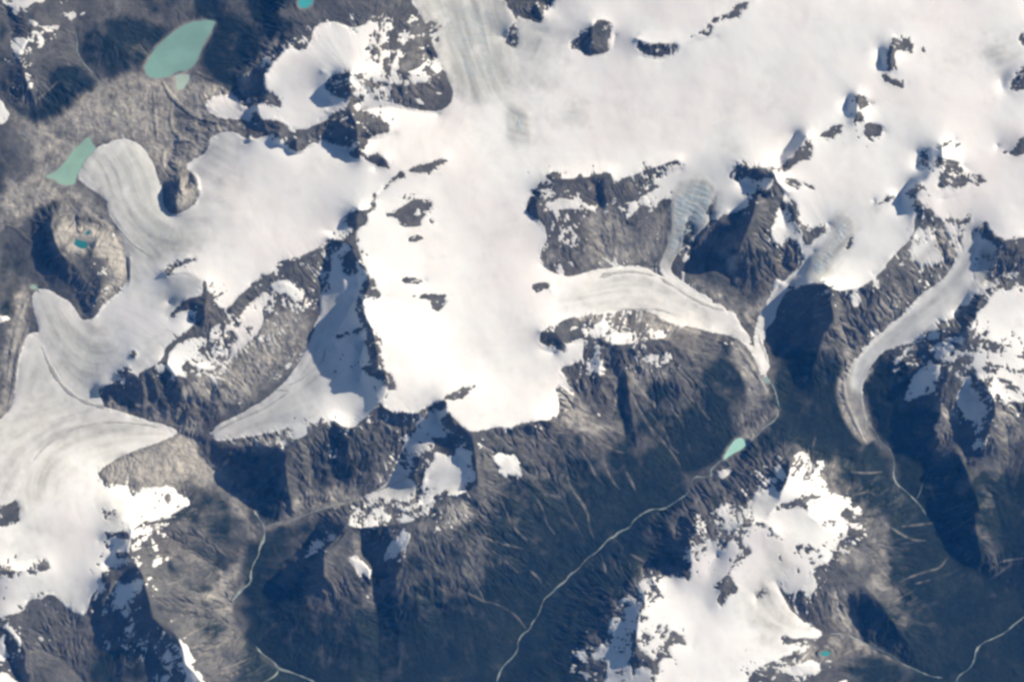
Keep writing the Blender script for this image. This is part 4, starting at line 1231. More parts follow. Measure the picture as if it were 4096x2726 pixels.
# ---------------------------------------------------------------- heights: surfaces stretched over ridges, valleys and shores
hl = [parse(l)[0] for l in lines(HEIGHTS)]
def solve():
    pts = np.concatenate([dense(p, 1.5) for p in hl])
    lake_pts = []
    for l in lines(LAKES):
        _, z, o, _c = l.split('|')
        p = parse(o)[0]
        p = np.concatenate([p, p[:1]]); p[:, 2] = float(z)
        lake_pts.append(dense(p, 1.5))
    pts = np.concatenate([pts] + lake_pts)
    i, j = to_ij(pts[:, 0], pts[:, 1])
    z = None
    for f, it in ((16, 700), (8, 400), (4, 260), (2, 160), (1, 110)):
        ny, nx = -(-NY // f), -(-NX // f)
        s = np.zeros((ny, nx)); c = np.zeros((ny, nx))
        ii = np.clip(np.round(i / f).astype(int), 0, nx - 1); jj = np.clip(np.round(j / f).astype(int), 0, ny - 1)
        np.add.at(s, (jj, ii), pts[:, 2]); np.add.at(c, (jj, ii), 1)
        fix = c > 0
        val = (s / np.maximum(c, 1)).astype(np.float32)
        z = np.full((ny, nx), pts[:, 2].mean(), np.float32) if z is None else resize(z, ny, nx)
        z[fix] = val[fix]
        for _ in range(it):
            p = np.pad(z, 1, mode='edge')
            z = 0.25 * (p[:-2, 1:-1] + p[2:, 1:-1] + p[1:-1, :-2] + p[1:-1, 2:])
            z[fix] = val[fix]
    return z
RELIEF = 1.25                # the traced heights are a shade low: the valleys lie in deep shadow
base = solve() * RELIEF
base = blur1(base)

# outside the surveyed sheet: rolling mountains of the same kind
PX, PY = np.meshgrid(xs.astype(np.float32), ys.astype(np.float32))
edge = np.maximum(np.maximum(-PX, PX - W_PX), np.maximum(-PY, PY - H_PX))
outside = np.clip(edge / 500.0, 0, 1)
def wnoise(wave, seed):
    t = np.random.default_rng(seed).uniform(-1, 1, (256, 256)).astype(np.float32)
    x, y = PX / wave + 90.3, PY / wave + 70.7
    i, j = np.floor(x).astype(int), np.floor(y).astype(int)
    u, v = x - i, y - j
    u, v = u * u * (3 - 2 * u), v * v * (3 - 2 * v)
    i &= 255; j &= 255; i2 = (i + 1) & 255; j2 = (j + 1) & 255
    return (t[j, i] * (1 - u) + t[j, i2] * u) * (1 - v) + (t[j2, i] * (1 - u) + t[j2, i2] * u) * v
wn1, wn2, wn3, wn4 = wnoise(620, 1), wnoise(290, 2), wnoise(140, 3), wnoise(70, 4)
ridged = 900 * (1 - 2 * np.abs(wn1)) + 420 * (1 - 2 * np.abs(wn2)) + 190 * (1 - 2 * np.abs(wn3)) + 60 * wn4
base = base * (1 - 0.6 * outside) + outside * (0.6 * 900 + ridged)

# ---------------------------------------------------------------- cover masks
def soft(m, lo, hi): return np.clip((m - lo) / (hi - lo), 0, 1)

snow_raw = np.zeros((NY, NX), np.float32)
for l in lines(SNOW):
    snow_raw = np.maximum(snow_raw, raster(smooth_ring(parse(l)[0], 1)))
rock_raw = np.zeros((NY, NX), np.float32)
for l in lines(ROCK):
    rock_raw = np.maximum(rock_raw, raster(smooth_ring(parse(l)[0], 1)))
ice_raw = np.zeros((NY, NX), np.float32)
for l in lines(ICE):
    p, w = parse(l)
    ice_raw = np.maximum(ice_raw, blur(raster(p) * w, 11 if w < 0.9 else 6))
gravel = np.zeros((NY, NX), np.float32)
for l in lines(GRAVEL):
    p, w = parse(l)
    gravel = np.maximum(gravel, blur(raster(p) * w, 5))
forest_shade = np.zeros((NY, NX), np.float32)
for l in lines(FOREST_SHADE):
    p, w = parse(l)
    forest_shade = np.maximum(forest_shade, blur(raster(p) * w, 6))
chute = np.zeros((NY, NX), np.float32)
for l in lines(CHUTES):
    w, s = l.split('|')
    p = smooth_line(parse(s)[0], 2)
    chute = np.maximum(chute, stroke(p, float(w)))
river_mask = np.zeros((NY, NX), np.float32)
rivers = []
for l in lines(RIVERS):
    lab, w, s = l.split('|')
    p = smooth_line(parse(s)[0], 1)
    rivers.append((lab, float(w) * 0.52, p))
    river_mask = np.maximum(river_mask, stroke(p, float(w) + 10))
lake_mask = np.zeros((NY, NX), np.float32)
lakes = []
for l in lines(LAKES):
    lab, z, o, c = l.split('|')
    p = smooth_ring(parse(o)[0], 1)
    lakes.append((lab, float(z) * RELIEF, p, tuple(float(v) for v in c.split(','))))
    lake_mask = np.maximum(lake_mask, raster(p))

# just beyond the sheet the same cover carries on, with a wandering border
carry = edge < 260 + 200 * wn2 + 90 * wn3
ci = np.clip(np.round(np.interp(np.clip(xs, 4, W_PX - 4), xs, np.arange(NX))).astype(int), 0, NX - 1)
cj = np.clip(np.round(np.interp(np.clip(ys, 4, H_PX - 4), ys, np.arange(NY))).astype(int), 0, NY - 1)
def carried(a):
    return np.where((edge > 8) & carry, a[cj][:, ci], np.where(edge > 8, 0, a)).astype(np.float32)
snow_raw, ice_raw, gravel, forest_shade = carried(snow_raw), carried(ice_raw), carried(gravel), carried(forest_shade)

# ice flow direction, spread out from the traced centre lines
fu = np.zeros((NY, NX), np.float64); fv = np.zeros((NY, NX), np.float64)
for l in lines(FLOW):
    d = dense(smooth_line(parse(l)[0], 2), 2.0)
    t = np.gradient(d[:, :2], axis=0); t /= np.maximum(np.hypot(t[:, 0], t[:, 1]), 1e-6)[:, None]
    i, j = to_ij(d[:, 0], d[:, 1])
    ii, jj = np.round(i).astype(int).clip(0, NX - 1), np.round(j).astype(int).clip(0, NY - 1)
    np.add.at(fu, (jj, ii), t[:, 0]); np.add.at(fv, (jj, ii), t[:, 1])
fu = blur(fu, 12) + 0.01 * blur(fu, 60); fv = blur(fv, 12) + 0.01 * blur(fv, 60)
n = np.maximum(np.hypot(fu, fv), 1e-12); fu /= n; fv /= n

def lic(noise, u, v, steps, h):
    """noise smeared along a direction field: ribs and gullies down a slope, stripes along a glacier"""
    out = noise.copy(); cnt = 1
    J, I = np.meshgrid(np.arange(NY, dtype=np.float32), np.arange(NX, dtype=np.float32), indexing='ij')
    for sgn in (1, -1):
        i, j = I.copy(), J.copy()
        for _ in range(steps):
            a = np.clip(i + 0.5, 0, NX - 1).astype(np.int32); b = np.clip(j + 0.5, 0, NY - 1).astype(np.int32)
            i += sgn * h * u[b, a]; j += sgn * h * v[b, a]
            a = np.clip(i + 0.5, 0, NX - 1).astype(np.int32); b = np.clip(j + 0.5, 0, NY - 1).astype(np.int32)
            out += noise[b, a]; cnt += 1
    return out

def norm(a):
    return (a - a.mean()) / a.std()

# snow plains and broad ice lie smooth: the survey lines leave no creases there
open_snow = np.maximum(snow_raw, 0) * (1 - np.minimum(1, blur(rock_raw, 6) * 3))
plain = soft(blur(open_snow, 7), 0.9, 1.0)
base = base + (blur(base, 14) - base) * blur(plain, 3)
plain2 = soft(blur(open_snow, 3), 0.93, 1.0)
base = base + (blur(base, 4) - base) * blur(plain2, 2)

# fall line of the land
sm = blur(base, 3)
gy, gx = np.gradient(sm, ys * 10.0, xs * 10.0)          # slope, rise over run
slope = np.hypot(gx, gy)
fx_, fy_ = -gx / np.maximum(slope, 1e-6), -gy / np.maximum(slope, 1e-6)
white = rng.standard_normal((NY, NX)).astype(np.float32)
n_big = norm(blur(white, 4)); n_mid = norm(blur(rng.standard_normal((NY, NX)), 2)); n_fine = norm(blur1(rng.standard_normal((NY, NX)).astype(np.float32)))
rib_big = norm(lic(n_big, fx_, fy_, 22, 1.6))
rib_mid = norm(lic(n_mid, fx_, fy_, 16, 1.4))
rib_fine = norm(lic(n_fine, fx_, fy_, 9, 1.2))
stripe = norm(lic(n_mid, fu, fv, 34, 1.5)) * 0.75 + norm(lic(n_fine, fu, fv, 20, 1.3)) * 0.45
crev = norm(norm(lic(n_fine, -fv, fu, 4, 1.0)) + 0.8 * fbm(3, 61, 2) + 0.5 * n_fine)

ice_soft = soft(ice_raw, 0.2, 0.5)
steep = soft(slope, 0.2, 0.6)
rag = 0.34 * fbm(8, 31, 4, 0.7) + 0.20 * rib_mid + 0.16 * rib_fine + 0.14 * n_fine - 0.12 * rib_big
rag_amt = (0.55 + 0.75 * steep) * (1 - 0.85 * ice_soft)
def ragged(raw, amt, wide):
    wd = blur(raw, wide)
    return 0.5 + 0.8 * (blur1(raw) - 0.5) + 0.9 * (wd - 0.5) + np.clip(rag, -1.3, 1.3) * amt * soft(wd, 0.01, 0.12) * soft(wd, 1.0, 0.9)
rock_m = ragged(rock_raw, 1.15, 3)
snow_m = ragged(snow_raw, rag_amt, 6)
rugged = soft(slope, 0.28, 0.62) * (1 - ice_soft) * (1 - soft(blur(snow_raw, 14), 0.86, 0.98))
crag = norm(0.7 * fbm(6, 87, 4, 0.85) + 0.5 * rib_fine + 0.4 * rib_big + 0.3 * n_fine)
snow_m = snow_m - 0.7 * rugged * soft(crag, 0.6, 1.6)
snow_m = np.minimum(snow_m, 1.0 - rock_m)
# small old snow patches left in hollows of the high ground around the snowfields
broken = np.zeros((NY, NX), np.float32)
for l in lines(BROKEN):
    p, w = parse(l)
    broken = np.maximum(broken, blur(raster(p) * w, 5))
brk = norm(0.8 * fbm(7, 89, 4, 0.85) + 0.45 * rib_mid + 0.35 * rib_fine + 0.3 * n_fine + 0.35 * rib_big)
near = blur(snow_raw, 16)
high = soft(base, 520, 1000)
patch = 0.8 * fbm(5, 77, 3, 0.8) + 0.5 * rib_fine + 0.4 * n_fine - 0.45 * rib_big + 0.5 * fbm(30, 79, 2)
patch_m = soft(patch, 1.2, 2.0) * soft(near, 0.06, 0.3) * high * (1 - 0.6 * soft(forest_shade, 0.2, 0.5))
snow_m = np.maximum(snow_m, patch_m * 0.9)
speck = np.zeros((NY, NX), np.float32)
for l in lines(SPECKLE):
    p, w = parse(l)
    speck = np.maximum(speck, blur(raster(p) * w, 4))
sp_n = norm(0.8 * fbm(6, 83, 4, 0.85) + 0.35 * rib_mid + 0.35 * rib_fine + 0.35 * n_fine - 0.3 * rib_big)
speck_m = 0.5 + 0.55 * (sp_n - (1.9 - 3.4 * speck))
snow_m = np.where(speck > 0.05, np.maximum(snow_m, np.clip(speck_m, 0, 1) * (1 - 0.3 * (rock_m > 0.6))), snow_m)
snow_m = np.clip(snow_m, 0, 1) - np.clip(1.5 * (brk - (2.25 - 2.8 * broken)), 0, 1.0) * (broken > 0.03)
far_snow = outside * soft(base + 200 * wn3 + 120 * wn4, 1050, 1250)
snow_m = np.maximum(snow_m, np.where(~carry, far_snow, 0))
snow_m = snow_m * (1 - lake_mask)
snow_m = np.clip(snow_m, 0, 1)
snow_in = blur(snow_m, 2)

# relief: ribs and gullies on bare slopes, faint undulation on the snow
bare = 1 - soft(snow_in, 0.3, 0.95)
calm = (1 - np.clip(blur(lake_mask, 3) * 1.5 + river_mask, 0, 1)) * (1 - soft(edge, 60, 400))
sl = np.clip(slope, 0, 0.9)
rough = (0.22 + 0.78 * bare) * calm * (1 - 0.8 * ice_soft * (1 - bare))
def carve(z0, mask, rounds=5, its=55):
    """running water: flow gathers downhill and cuts branching gullies where it is steep"""
    z = z0.astype(np.float32).copy()
    nb = [(0, 1, 31.0), (0, -1, 31.0), (1, 0, 31.0), (-1, 0, 31.0), (1, 1, 43.8), (1, -1, 43.8), (-1, 1, 43.8), (-1, -1, 43.8)]
    def sh(a, dy, dx, fill):
        o = np.full_like(a, fill)
        o[max(0, -dy):NY - max(0, dy), max(0, -dx):NX - max(0, dx)] = a[max(0, dy):NY + min(0, dy), max(0, dx):NX + min(0, dx)]
        return o
    for r in range(rounds):
        ws, tot, S = [], np.full((NY, NX), 1e-9, np.float32), np.zeros((NY, NX), np.float32)
        for dy, dx, L in nb:
            q = np.maximum((z - sh(z, dy, dx, 1e6)) / L, 0)
            S = np.maximum(S, q)
            q = q ** 3; ws.append(q); tot += q
        for k in range(8): ws[k] /= tot
        A = np.ones((NY, NX), np.float32)
        for _ in range(its):
            N = np.ones((NY, NX), np.float32)
            for (dy, dx, L), w in zip(nb, ws):
                N += sh(A * w, -dy, -dx, 0.0)
            A = N
        cut = 2.6 * np.minimum(np.sqrt(A) - 0.8, 8.0) * np.minimum(S, 0.9) * mask
        z -= cut
        z = 0.9 * z + 0.1 * blur1(z)
    return z - z0
sl = np.clip(slope, 0, 0.9)
rough_n = fbm(20, 137, 4, 0.6); crags = 1 - 1.7 * np.abs(rough_n)
seed = bare * calm * ((48 * crags + 46 * fbm(44, 139, 3)) * soft(sl, 0.12, 0.45) + 12 * fbm(9, 131, 4, 0.7) + 4.0 * n_fine + 10 * rib_big * soft(sl, 0.08, 0.5))
uneven = 0.35 + 0.65 * soft(fbm(26, 149, 3), -0.9, 0.9)
gully = carve(base + seed, uneven * (0.12 + 0.88 * bare) * calm * soft(sl, 0.05, 0.3))
gully = gully - blur(gully, 11)
detail = 1.45 * gully + seed / np.maximum(rough, 0.2) * 0.6 + 7 * rib_mid * soft(sl, 0.06, 0.45) + 3.5 * rib_fine * soft(sl, 0.05, 0.4)
hum = soft(gravel, 0.25, 0.7) * (1 - soft(sl, 0.25, 0.5))
detail += hum * (9.0 * fbm(6, 141, 4, 0.8) + 2.5 * n_fine)
land = base + detail * rough
for l in lines(CRESTS):
    w, hh, q = l.split('|')
    land = land + float(hh) * blur1(stroke(smooth_line(parse(q)[0], 2), float(w)))
snow_wave = 9 * fbm(38, 171, 3, 0.45) + 2.0 * fbm(12, 173, 2) + 0.5 * fbm(4, 175, 2)
land += (1 - bare) * calm * snow_wave
land += (1 - bare) * ice_soft * (1.3 * stripe + 1.6 * crev * soft(ice_raw, 0.5, 0.75) + 3.0 * crev * soft(ice_raw, 0.78, 0.92))
for lab, z, p, c in lakes:
    m = raster(p)
    shore = blur(m, 2)
    land = np.where(m > 0.5, np.minimum(land, z - 2 - 22 * soft(shore, 0.5, 1.0)), land)
    ring = (m < 0.5) & (shore > 0.02)
    land = np.where(ring, np.maximum(land, z + 2.5), land)
land = land.astype(np.float32)

# ---------------------------------------------------------------- materials
def new_mat(name):
    m = bpy.data.materials.new(name); m.use_nodes = True
    nt = m.node_tree
    for nd in list(nt.nodes): nt.nodes.remove(nd)
    out = nt.nodes.new('ShaderNodeOutputMaterial'); b = nt.nodes.new('ShaderNodeBsdfPrincipled')
    nt.links.new(b.outputs[0], out.inputs['Surface'])
    return m, nt, b

def mixc(nt, fac, a, b):
    n = nt.nodes.new('ShaderNodeMix'); n.data_type = 'RGBA'
    if isinstance(fac, float): n.inputs[0].default_value = fac
    else: nt.links.new(fac, n.inputs[0])
    for s, v in ((6, a), (7, b)):
        if isinstance(v, tuple): n.inputs[s].default_value = (*v, 1)
        else: nt.links.new(v, n.inputs[s])
    return n.outputs[2]

def ramp(nt, src, lo, hi, a=0.0, b=1.0):
    n = nt.nodes.new('ShaderNodeMapRange'); n.interpolation_type = 'SMOOTHSTEP'
    n.inputs['From Min'].default_value = lo; n.inputs['From Max'].default_value = hi
    n.inputs['To Min'].default_value = a; n.inputs['To Max'].default_value = b
    nt.links.new(src, n.inputs['Value'])
    return n.outputs[0]

def noise(nt, scale, detail=5, rough=0.6, coord=None):
    n = nt.nodes.new('ShaderNodeTexNoise'); n.inputs['Scale'].default_value = scale
    n.inputs['Detail'].default_value = detail; n.inputs['Roughness'].default_value = rough
    nt.links.new(coord, n.inputs['Vector'])
    return n.outputs['Fac']

def math_node(nt, op, a, b):
    n = nt.nodes.new('ShaderNodeMath'); n.operation = op
    for k, v in ((0, a), (1, b)):
        if isinstance(v, (int, float)): n.inputs[k].default_value = v
        else: nt.links.new(v, n.inputs[k])
    return n.outputs[0]

def make_land_mat():
    m, nt, b = new_mat("rock_and_vegetation")
    geo = nt.nodes.new('ShaderNodeNewGeometry'); pos = geo.outputs['Position']
    at = nt.nodes.new('ShaderNodeAttribute'); at.attribute_name = 'cover'
    sp = nt.nodes.new('ShaderNodeSeparateColor'); nt.links.new(at.outputs['Color'], sp.inputs[0])
    forest_shade_a, gravel_a, chute_a = sp.outputs[0], sp.outputs[1], sp.outputs[2]
    n1 = noise(nt, 0.09, 6, 0.62, pos); n2 = noise(nt, 0.42, 6, 0.65, pos); n3 = noise(nt, 0.03, 4, 0.5, pos); n4 = noise(nt, 1.1, 4, 0.7, pos)
    rock = mixc(nt, ramp(nt, n1, 0.32, 0.68), (0.060, 0.060, 0.056), (0.150, 0.145, 0.132))
    rock = mixc(nt, ramp(nt, n3, 0.45, 0.62, 0.0, 0.35), rock, (0.135, 0.118, 0.104))
    rock = mixc(nt, ramp(nt, n2, 0.42, 0.7, 0.0, 0.55), rock, (0.062, 0.062, 0.058))
    grav = mixc(nt, ramp(nt, n2, 0.35, 0.68), (0.335, 0.318, 0.288), (0.53, 0.485, 0.42))
    grav = mixc(nt, ramp(nt, n1, 0.4, 0.65, 0.0, 0.7), grav, (0.30, 0.285, 0.262))
    grav = mixc(nt, ramp(nt, n4, 0.5, 0.72, 0.0, 0.42), grav, (0.17, 0.158, 0.145))
    grav = mixc(nt, ramp(nt, n4, 0.45, 0.25, 0.0, 0.4), grav, (0.55, 0.50, 0.43))
    rock = mixc(nt, ramp(nt, n4, 0.48, 0.28, 0.0, 0.45), rock, (0.27, 0.245, 0.215))
    wood = mixc(nt, ramp(nt, n1, 0.35, 0.65), (0.009, 0.016, 0.013), (0.022, 0.031, 0.022))
    wood = mixc(nt, ramp(nt, n4, 0.46, 0.66, 0.0, 0.7), wood, (0.006, 0.011, 0.009))
    wood = mixc(nt, ramp(nt, n2, 0.52, 0.75, 0.0, 0.55), wood, (0.046, 0.050, 0.042))
    c = mixc(nt, gravel_a, rock, grav)
    c = mixc(nt, forest_shade_a, c, wood)  # woodland colour, also painted as shade over the marked rock faces
    c = mixc(nt, chute_a, c, (0.34, 0.315, 0.28))
    nt.links.new(c, b.inputs['Base Color'])
    b.inputs['Roughness'].default_value = 0.95
    b.inputs['Specular IOR Level'].default_value = 0.1
    return m

def make_ice_mat():
    m, nt, b = new_mat("snow_and_ice")
    geo = nt.nodes.new('ShaderNodeNewGeometry'); pos = geo.outputs['Position']
    at = nt.nodes.new('ShaderNodeAttribute'); at.attribute_name = 'ice'
    sp = nt.nodes.new('ShaderNodeSeparateColor'); nt.links.new(at.outputs['Color'], sp.inputs[0])
    ice_a, stripe_a, blue_a = sp.outputs[0], sp.outputs[1], sp.outputs[2]
    n1 = noise(nt, 0.035, 4, 0.55, pos); n2 = noise(nt, 0.25, 5, 0.6, pos)
    snow = mixc(nt, ramp(nt, n1, 0.38, 0.66), (0.885, 0.878, 0.868), (0.865, 0.822, 0.812))
    snow = mixc(nt, ramp(nt, n2, 0.5, 0.75, 0.0, 0.25), snow, (0.80, 0.79, 0.785))
    ice = mixc(nt, stripe_a, (0.655, 0.65, 0.612), (0.34, 0.335, 0.318))
    ice = mixc(nt, blue_a, ice, (0.44, 0.525, 0.56))
    c = mixc(nt, ice_a, snow, ice)
    deb = mixc(nt, ramp(nt, n2, 0.35, 0.65), (0.19, 0.183, 0.165), (0.33, 0.31, 0.272))
    c = mixc(nt, at.outputs['Alpha'], c, deb)
    nt.links.new(c, b.inputs['Base Color'])
    b.inputs['Roughness'].default_value = 0.75
    b.inputs['Specular IOR Level'].default_value = 0.15
    return m

def make_plain(name, a, bcol, scale, rough=0.9, spec=0.1):
    m, nt, b = new_mat(name)
    geo = nt.nodes.new('ShaderNodeNewGeometry')
    f = noise(nt, scale, 5, 0.6, geo.outputs['Position'])
    nt.links.new(mixc(nt, ramp(nt, f, 0.35, 0.65), a, bcol), b.inputs['Base Color'])
    b.inputs['Roughness'].default_value = rough; b.inputs['Specular IOR Level'].default_value = spec
    return m

LAND = make_land_mat(); ICEM = make_ice_mat()
RIVER = make_plain("meltwater_and_gravel", (0.20, 0.265, 0.255), (0.38, 0.41, 0.38), 0.5)
MORAINE = make_plain("medial_moraine_debris", (0.40, 0.39, 0.365), (0.56, 0.55, 0.52), 0.35)

# ---------------------------------------------------------------- cover attributes
treeline = 760 + 110 * fbm(20, 211, 3) - 60 * rib_big - 40 * rib_mid
f_m = forest_shade * (0.75 + 0.25 * soft(treeline - base, -200, 200))
f_m = f_m + (0.08 + 0.14 * soft(base, 250, 800)) * fbm(12, 221, 4) * (f_m > 0.03) + 0.09 * rib_mid * (f_m > 0.05)
f_m = soft(f_m, 0.22, 0.68)
f_m = np.maximum(f_m, np.where(edge > 25, soft(780 + 150 * wn3 - base, -150, 150) * outside, 0))
g_m = np.clip(gravel + 0.27 * fbm(9, 231, 5, 0.8) * (gravel > 0.05), 0, 1) * (1 - 0.6 * f_m * (gravel < 0.5))
f_m = f_m * (1 - soft(gravel, 0.35, 0.75))
# light scree trails down steep bare slopes
trail = soft(rib_fine * 0.8 + rib_mid * 0.7, 1.0, 2.4) * soft(slope, 0.2, 0.5) * 0.5
trail = np.maximum(trail, soft(-gully, 7, 26) * soft(slope, 0.22, 0.45) * soft(fbm(10, 261, 3), -0.4, 1.2) * 0.55)
c_m = np.clip(np.maximum(chute * (0.31 + 0.20 * n_mid.clip(-1, 1)), trail * (1 - 0.6 * f_m)), 0, 1)
beach = soft(blur(lake_mask, 2), 0.03, 0.3) * (1 - lake_mask)
c_m = np.maximum(c_m, beach * (0.55 + 0.3 * n_mid.clip(-1, 1)))
ice_m = np.clip(ice_raw * 1.3 + (0.14 + 0.30 * soft(ice_raw, 0.75, 0.95)) * fbm(9, 241, 4, 0.7) * (ice_raw > 0.04), 0, 1)
margin = soft(blur(ice_raw * 0 + (snow_m > 0.5), 4), 0.98, 0.62) * ice_soft      # dirty edges of the tongues
s_m = np.clip(0.36 + 0.42 * stripe + 0.6 * margin, 0, 1)
b_m = np.clip(soft(ice_raw, 0.76, 0.9) * (0.6 + 0.4 * crev), 0, 1)
wind = 0.16 * soft(fbm(70, 251, 4, 0.6), -0.2, 1.4) + 0.14 * soft(fbm(16, 253, 4) + 0.5 * crev, 0.7, 1.9)
ice_m = np.clip(np.maximum(ice_m, wind) + 0.10 * wind, 0, 1)
ice_m = np.maximum(ice_m, 0.55 * (1 - soft(blur(snow_m, 2), 0.5, 0.85)))       # thin, dirty snow along the margins

t_m = soft(gravel + 0.12 * stripe, 0.45, 1.0) * 0.9
WX = ((xs - W_PX / 2) * U).astype(np.float32); WY = ((H_PX / 2 - ys) * U).astype(np.float32)
GX, GY = np.meshgrid(WX, WY)
ids = np.arange(NX * NY, dtype=np.int64).reshape(NY, NX)
quads = np.stack([ids[:-1, :-1], ids[1:, :-1], ids[1:, 1:], ids[:-1, 1:]], axis=-1)   # counter-clockwise from above

def grid_mesh(name, face_mask, z, mat, attr_name, attr, centre=True):
    q = quads[face_mask]
    used = np.unique(q)
    remap = np.zeros(NX * NY, np.int64); remap[used] = np.arange(len(used))
    q = remap[q]
    co = np.stack([GX.ravel()[used], GY.ravel()[used], (z.ravel()[used]) * 0.01], axis=-1)
    org = np.array([co[:, 0].mean(), co[:, 1].mean(), co[:, 2].min()]) if centre else np.zeros(3)
    co = co - org
    me = bpy.data.meshes.new(name)
    me.vertices.add(len(co)); me.vertices.foreach_set('co', co.astype(np.float32).ravel())
    me.loops.add(4 * len(q)); me.loops.foreach_set('vertex_index', q.astype(np.int32).ravel())
    me.polygons.add(len(q)); me.polygons.foreach_set('loop_start', np.arange(0, 4 * len(q), 4, dtype=np.int32))
    me.polygons.foreach_set('use_smooth', np.ones(len(q), bool))
    at = me.attributes.new(attr_name, 'FLOAT_COLOR', 'POINT')
    col = np.ones((len(used), 4), np.float32)
    for k, a in enumerate(attr): col[:, k] = a.ravel()[used]
    at.data.foreach_set('color', col.ravel())
    me.materials.append(mat)
    me.update(calc_edges=True); me.validate()
    o = bpy.data.objects.new(name, me); scene.collection.objects.link(o)
    o.location = org
    return o

def tag(o, label=None, category=None, group=None, kind=None):
    for k, v in (('label', label), ('category', category), ('group', group), ('kind', kind)):
        if v: o[k] = v
    return o

NUNATAKS = [
    ('rounded brown rock island with shadowed left side, ringed by grey ice near top edge', 'C0 480,380 520,330 640,240 710,170 840,170 890,220 900,380 830,460 690,450'),
    ('short dark curved cliff at the left end of the thin rock line', 'C0 1040,280 1130,300 1200,340 1340,325 1400,350 1360,450 1290,480 1150,465 1050,420'),
    ('long thin winding rock line crossing the icefield to the top edge', 'C0 1405,330 1480,270 1560,230 1620,180 1700,120 1820,80 1870,10 2000,-60 2060,20 1900,90 1890,150 1840,180 1680,220 1660,330 1600,310 1560,300 1410,370'),
    ('hook-shaped crag with snow pockets, uppermost in the right part of the icefield', 'D0 1240,240 1500,240 1500,450 1360,600 1240,580'),
    ('small thin rock rib just below the hook-shaped crag', 'D0 1190,590 1290,600 1370,620 1440,720 1340,720 1230,660'),
    ('twin-lobed crag with blue shadow on its left, at the end of the rock ridge', 'D0 960,740 1160,740 1180,830 1110,880 1130,985 1000,1000 930,960'),
    ('crag with snow gully right below the twin-lobed crag', 'D0 1060,1005 1110,990 1270,1000 1280,1060 1180,1150 1060,1110'),
    ('slender rock ridge rising to the twin-lobed crag', 'D0 400,1350 480,1220 580,1130 640,1030 710,1060 780,1000 930,930 950,970 880,1080 840,1130 720,1130 700,1260 650,1300 600,1280 480,1380'),
    ('large triangular crag with lit ribbed face on the right of the icefield', 'D0 1590,1500 1690,1200 1900,1270 1900,1350 2070,1340 2100,1470 1890,1500'),
    ('dark rock cut by the right edge, upper of two along it', 'D0 2200,700 2250,580 2390,440 2500,440 2500,760 2220,750'),
    ('dark rock cut by the right edge, lower of two along it', 'D0 2140,1140 2230,1140 2310,1040 2500,1020 2500,1250 2140,1260'),
    ('small rock band at the start of the long bending glacier', 'C1 210,830 330,810 430,850 420,910 300,950 220,920'),
    ('sharp lens of rock with a hollow of snow west of the icefield middle', 'B1 1000,280 1200,210 1280,160 1420,150 1470,230 1440,340 1320,440 1200,420 1000,320'),
    ('small dark rock spot below the lens of rock', 'B1 1200,480 1330,430 1390,500 1310,570 1210,550'),
    ('thin dark rock band, upper of two bands side by side in the icefield', 'B1 1140,810 1250,770 1420,820 1330,890 1150,880'),
    ('ragged rock band with a drooping end, lower of two bands in the icefield', 'B1 1200,910 1400,915 1580,900 1640,1020 1530,1060 1450,1120 1400,1050 1260,990'),
    ('dark crooked rock in the middle of the lower right snow cap', 'C3 1640,720 1780,680 1880,760 1920,860 1780,990 1660,1000'),
    ('small oval rock in the ice of the curved tongue', 'C3 1970,900 2020,820 2110,770 2130,850 2060,950 1990,950'),
]
nun = np.full((NY - 1, NX - 1), -1, np.int16)
for k, (lab, poly) in enumerate(NUNATAKS):
    nun[raster(parse(poly)[0])[:-1, :-1] > 0.5] = k
terrain = grid_mesh('terrain', nun < 0, land, LAND, 'cover', (f_m, g_m, c_m), centre=False)
tag(terrain, kind='structure')
for k, (lab, poly) in enumerate(NUNATAKS):
    o = grid_mesh('nunatak', nun == k, land, LAND, 'cover', (f_m, g_m, c_m))
    tag(o, lab, 'rock outcrop', 'rock islands rising out of the snow')

# ---------------------------------------------------------------- snow and ice: a sheet up to tens of metres thick lying on the land
thick = (snow_m - 0.5) * 20 + 14 * ice_soft * soft(blur(snow_m, 3), 0.6, 1.0)
sheet = land + thick.astype(np.float32)
fm = np.maximum(np.maximum(snow_m[:-1, :-1], snow_m[1:, :-1]), np.maximum(snow_m[1:, 1:], snow_m[:-1, 1:])) > 0.42

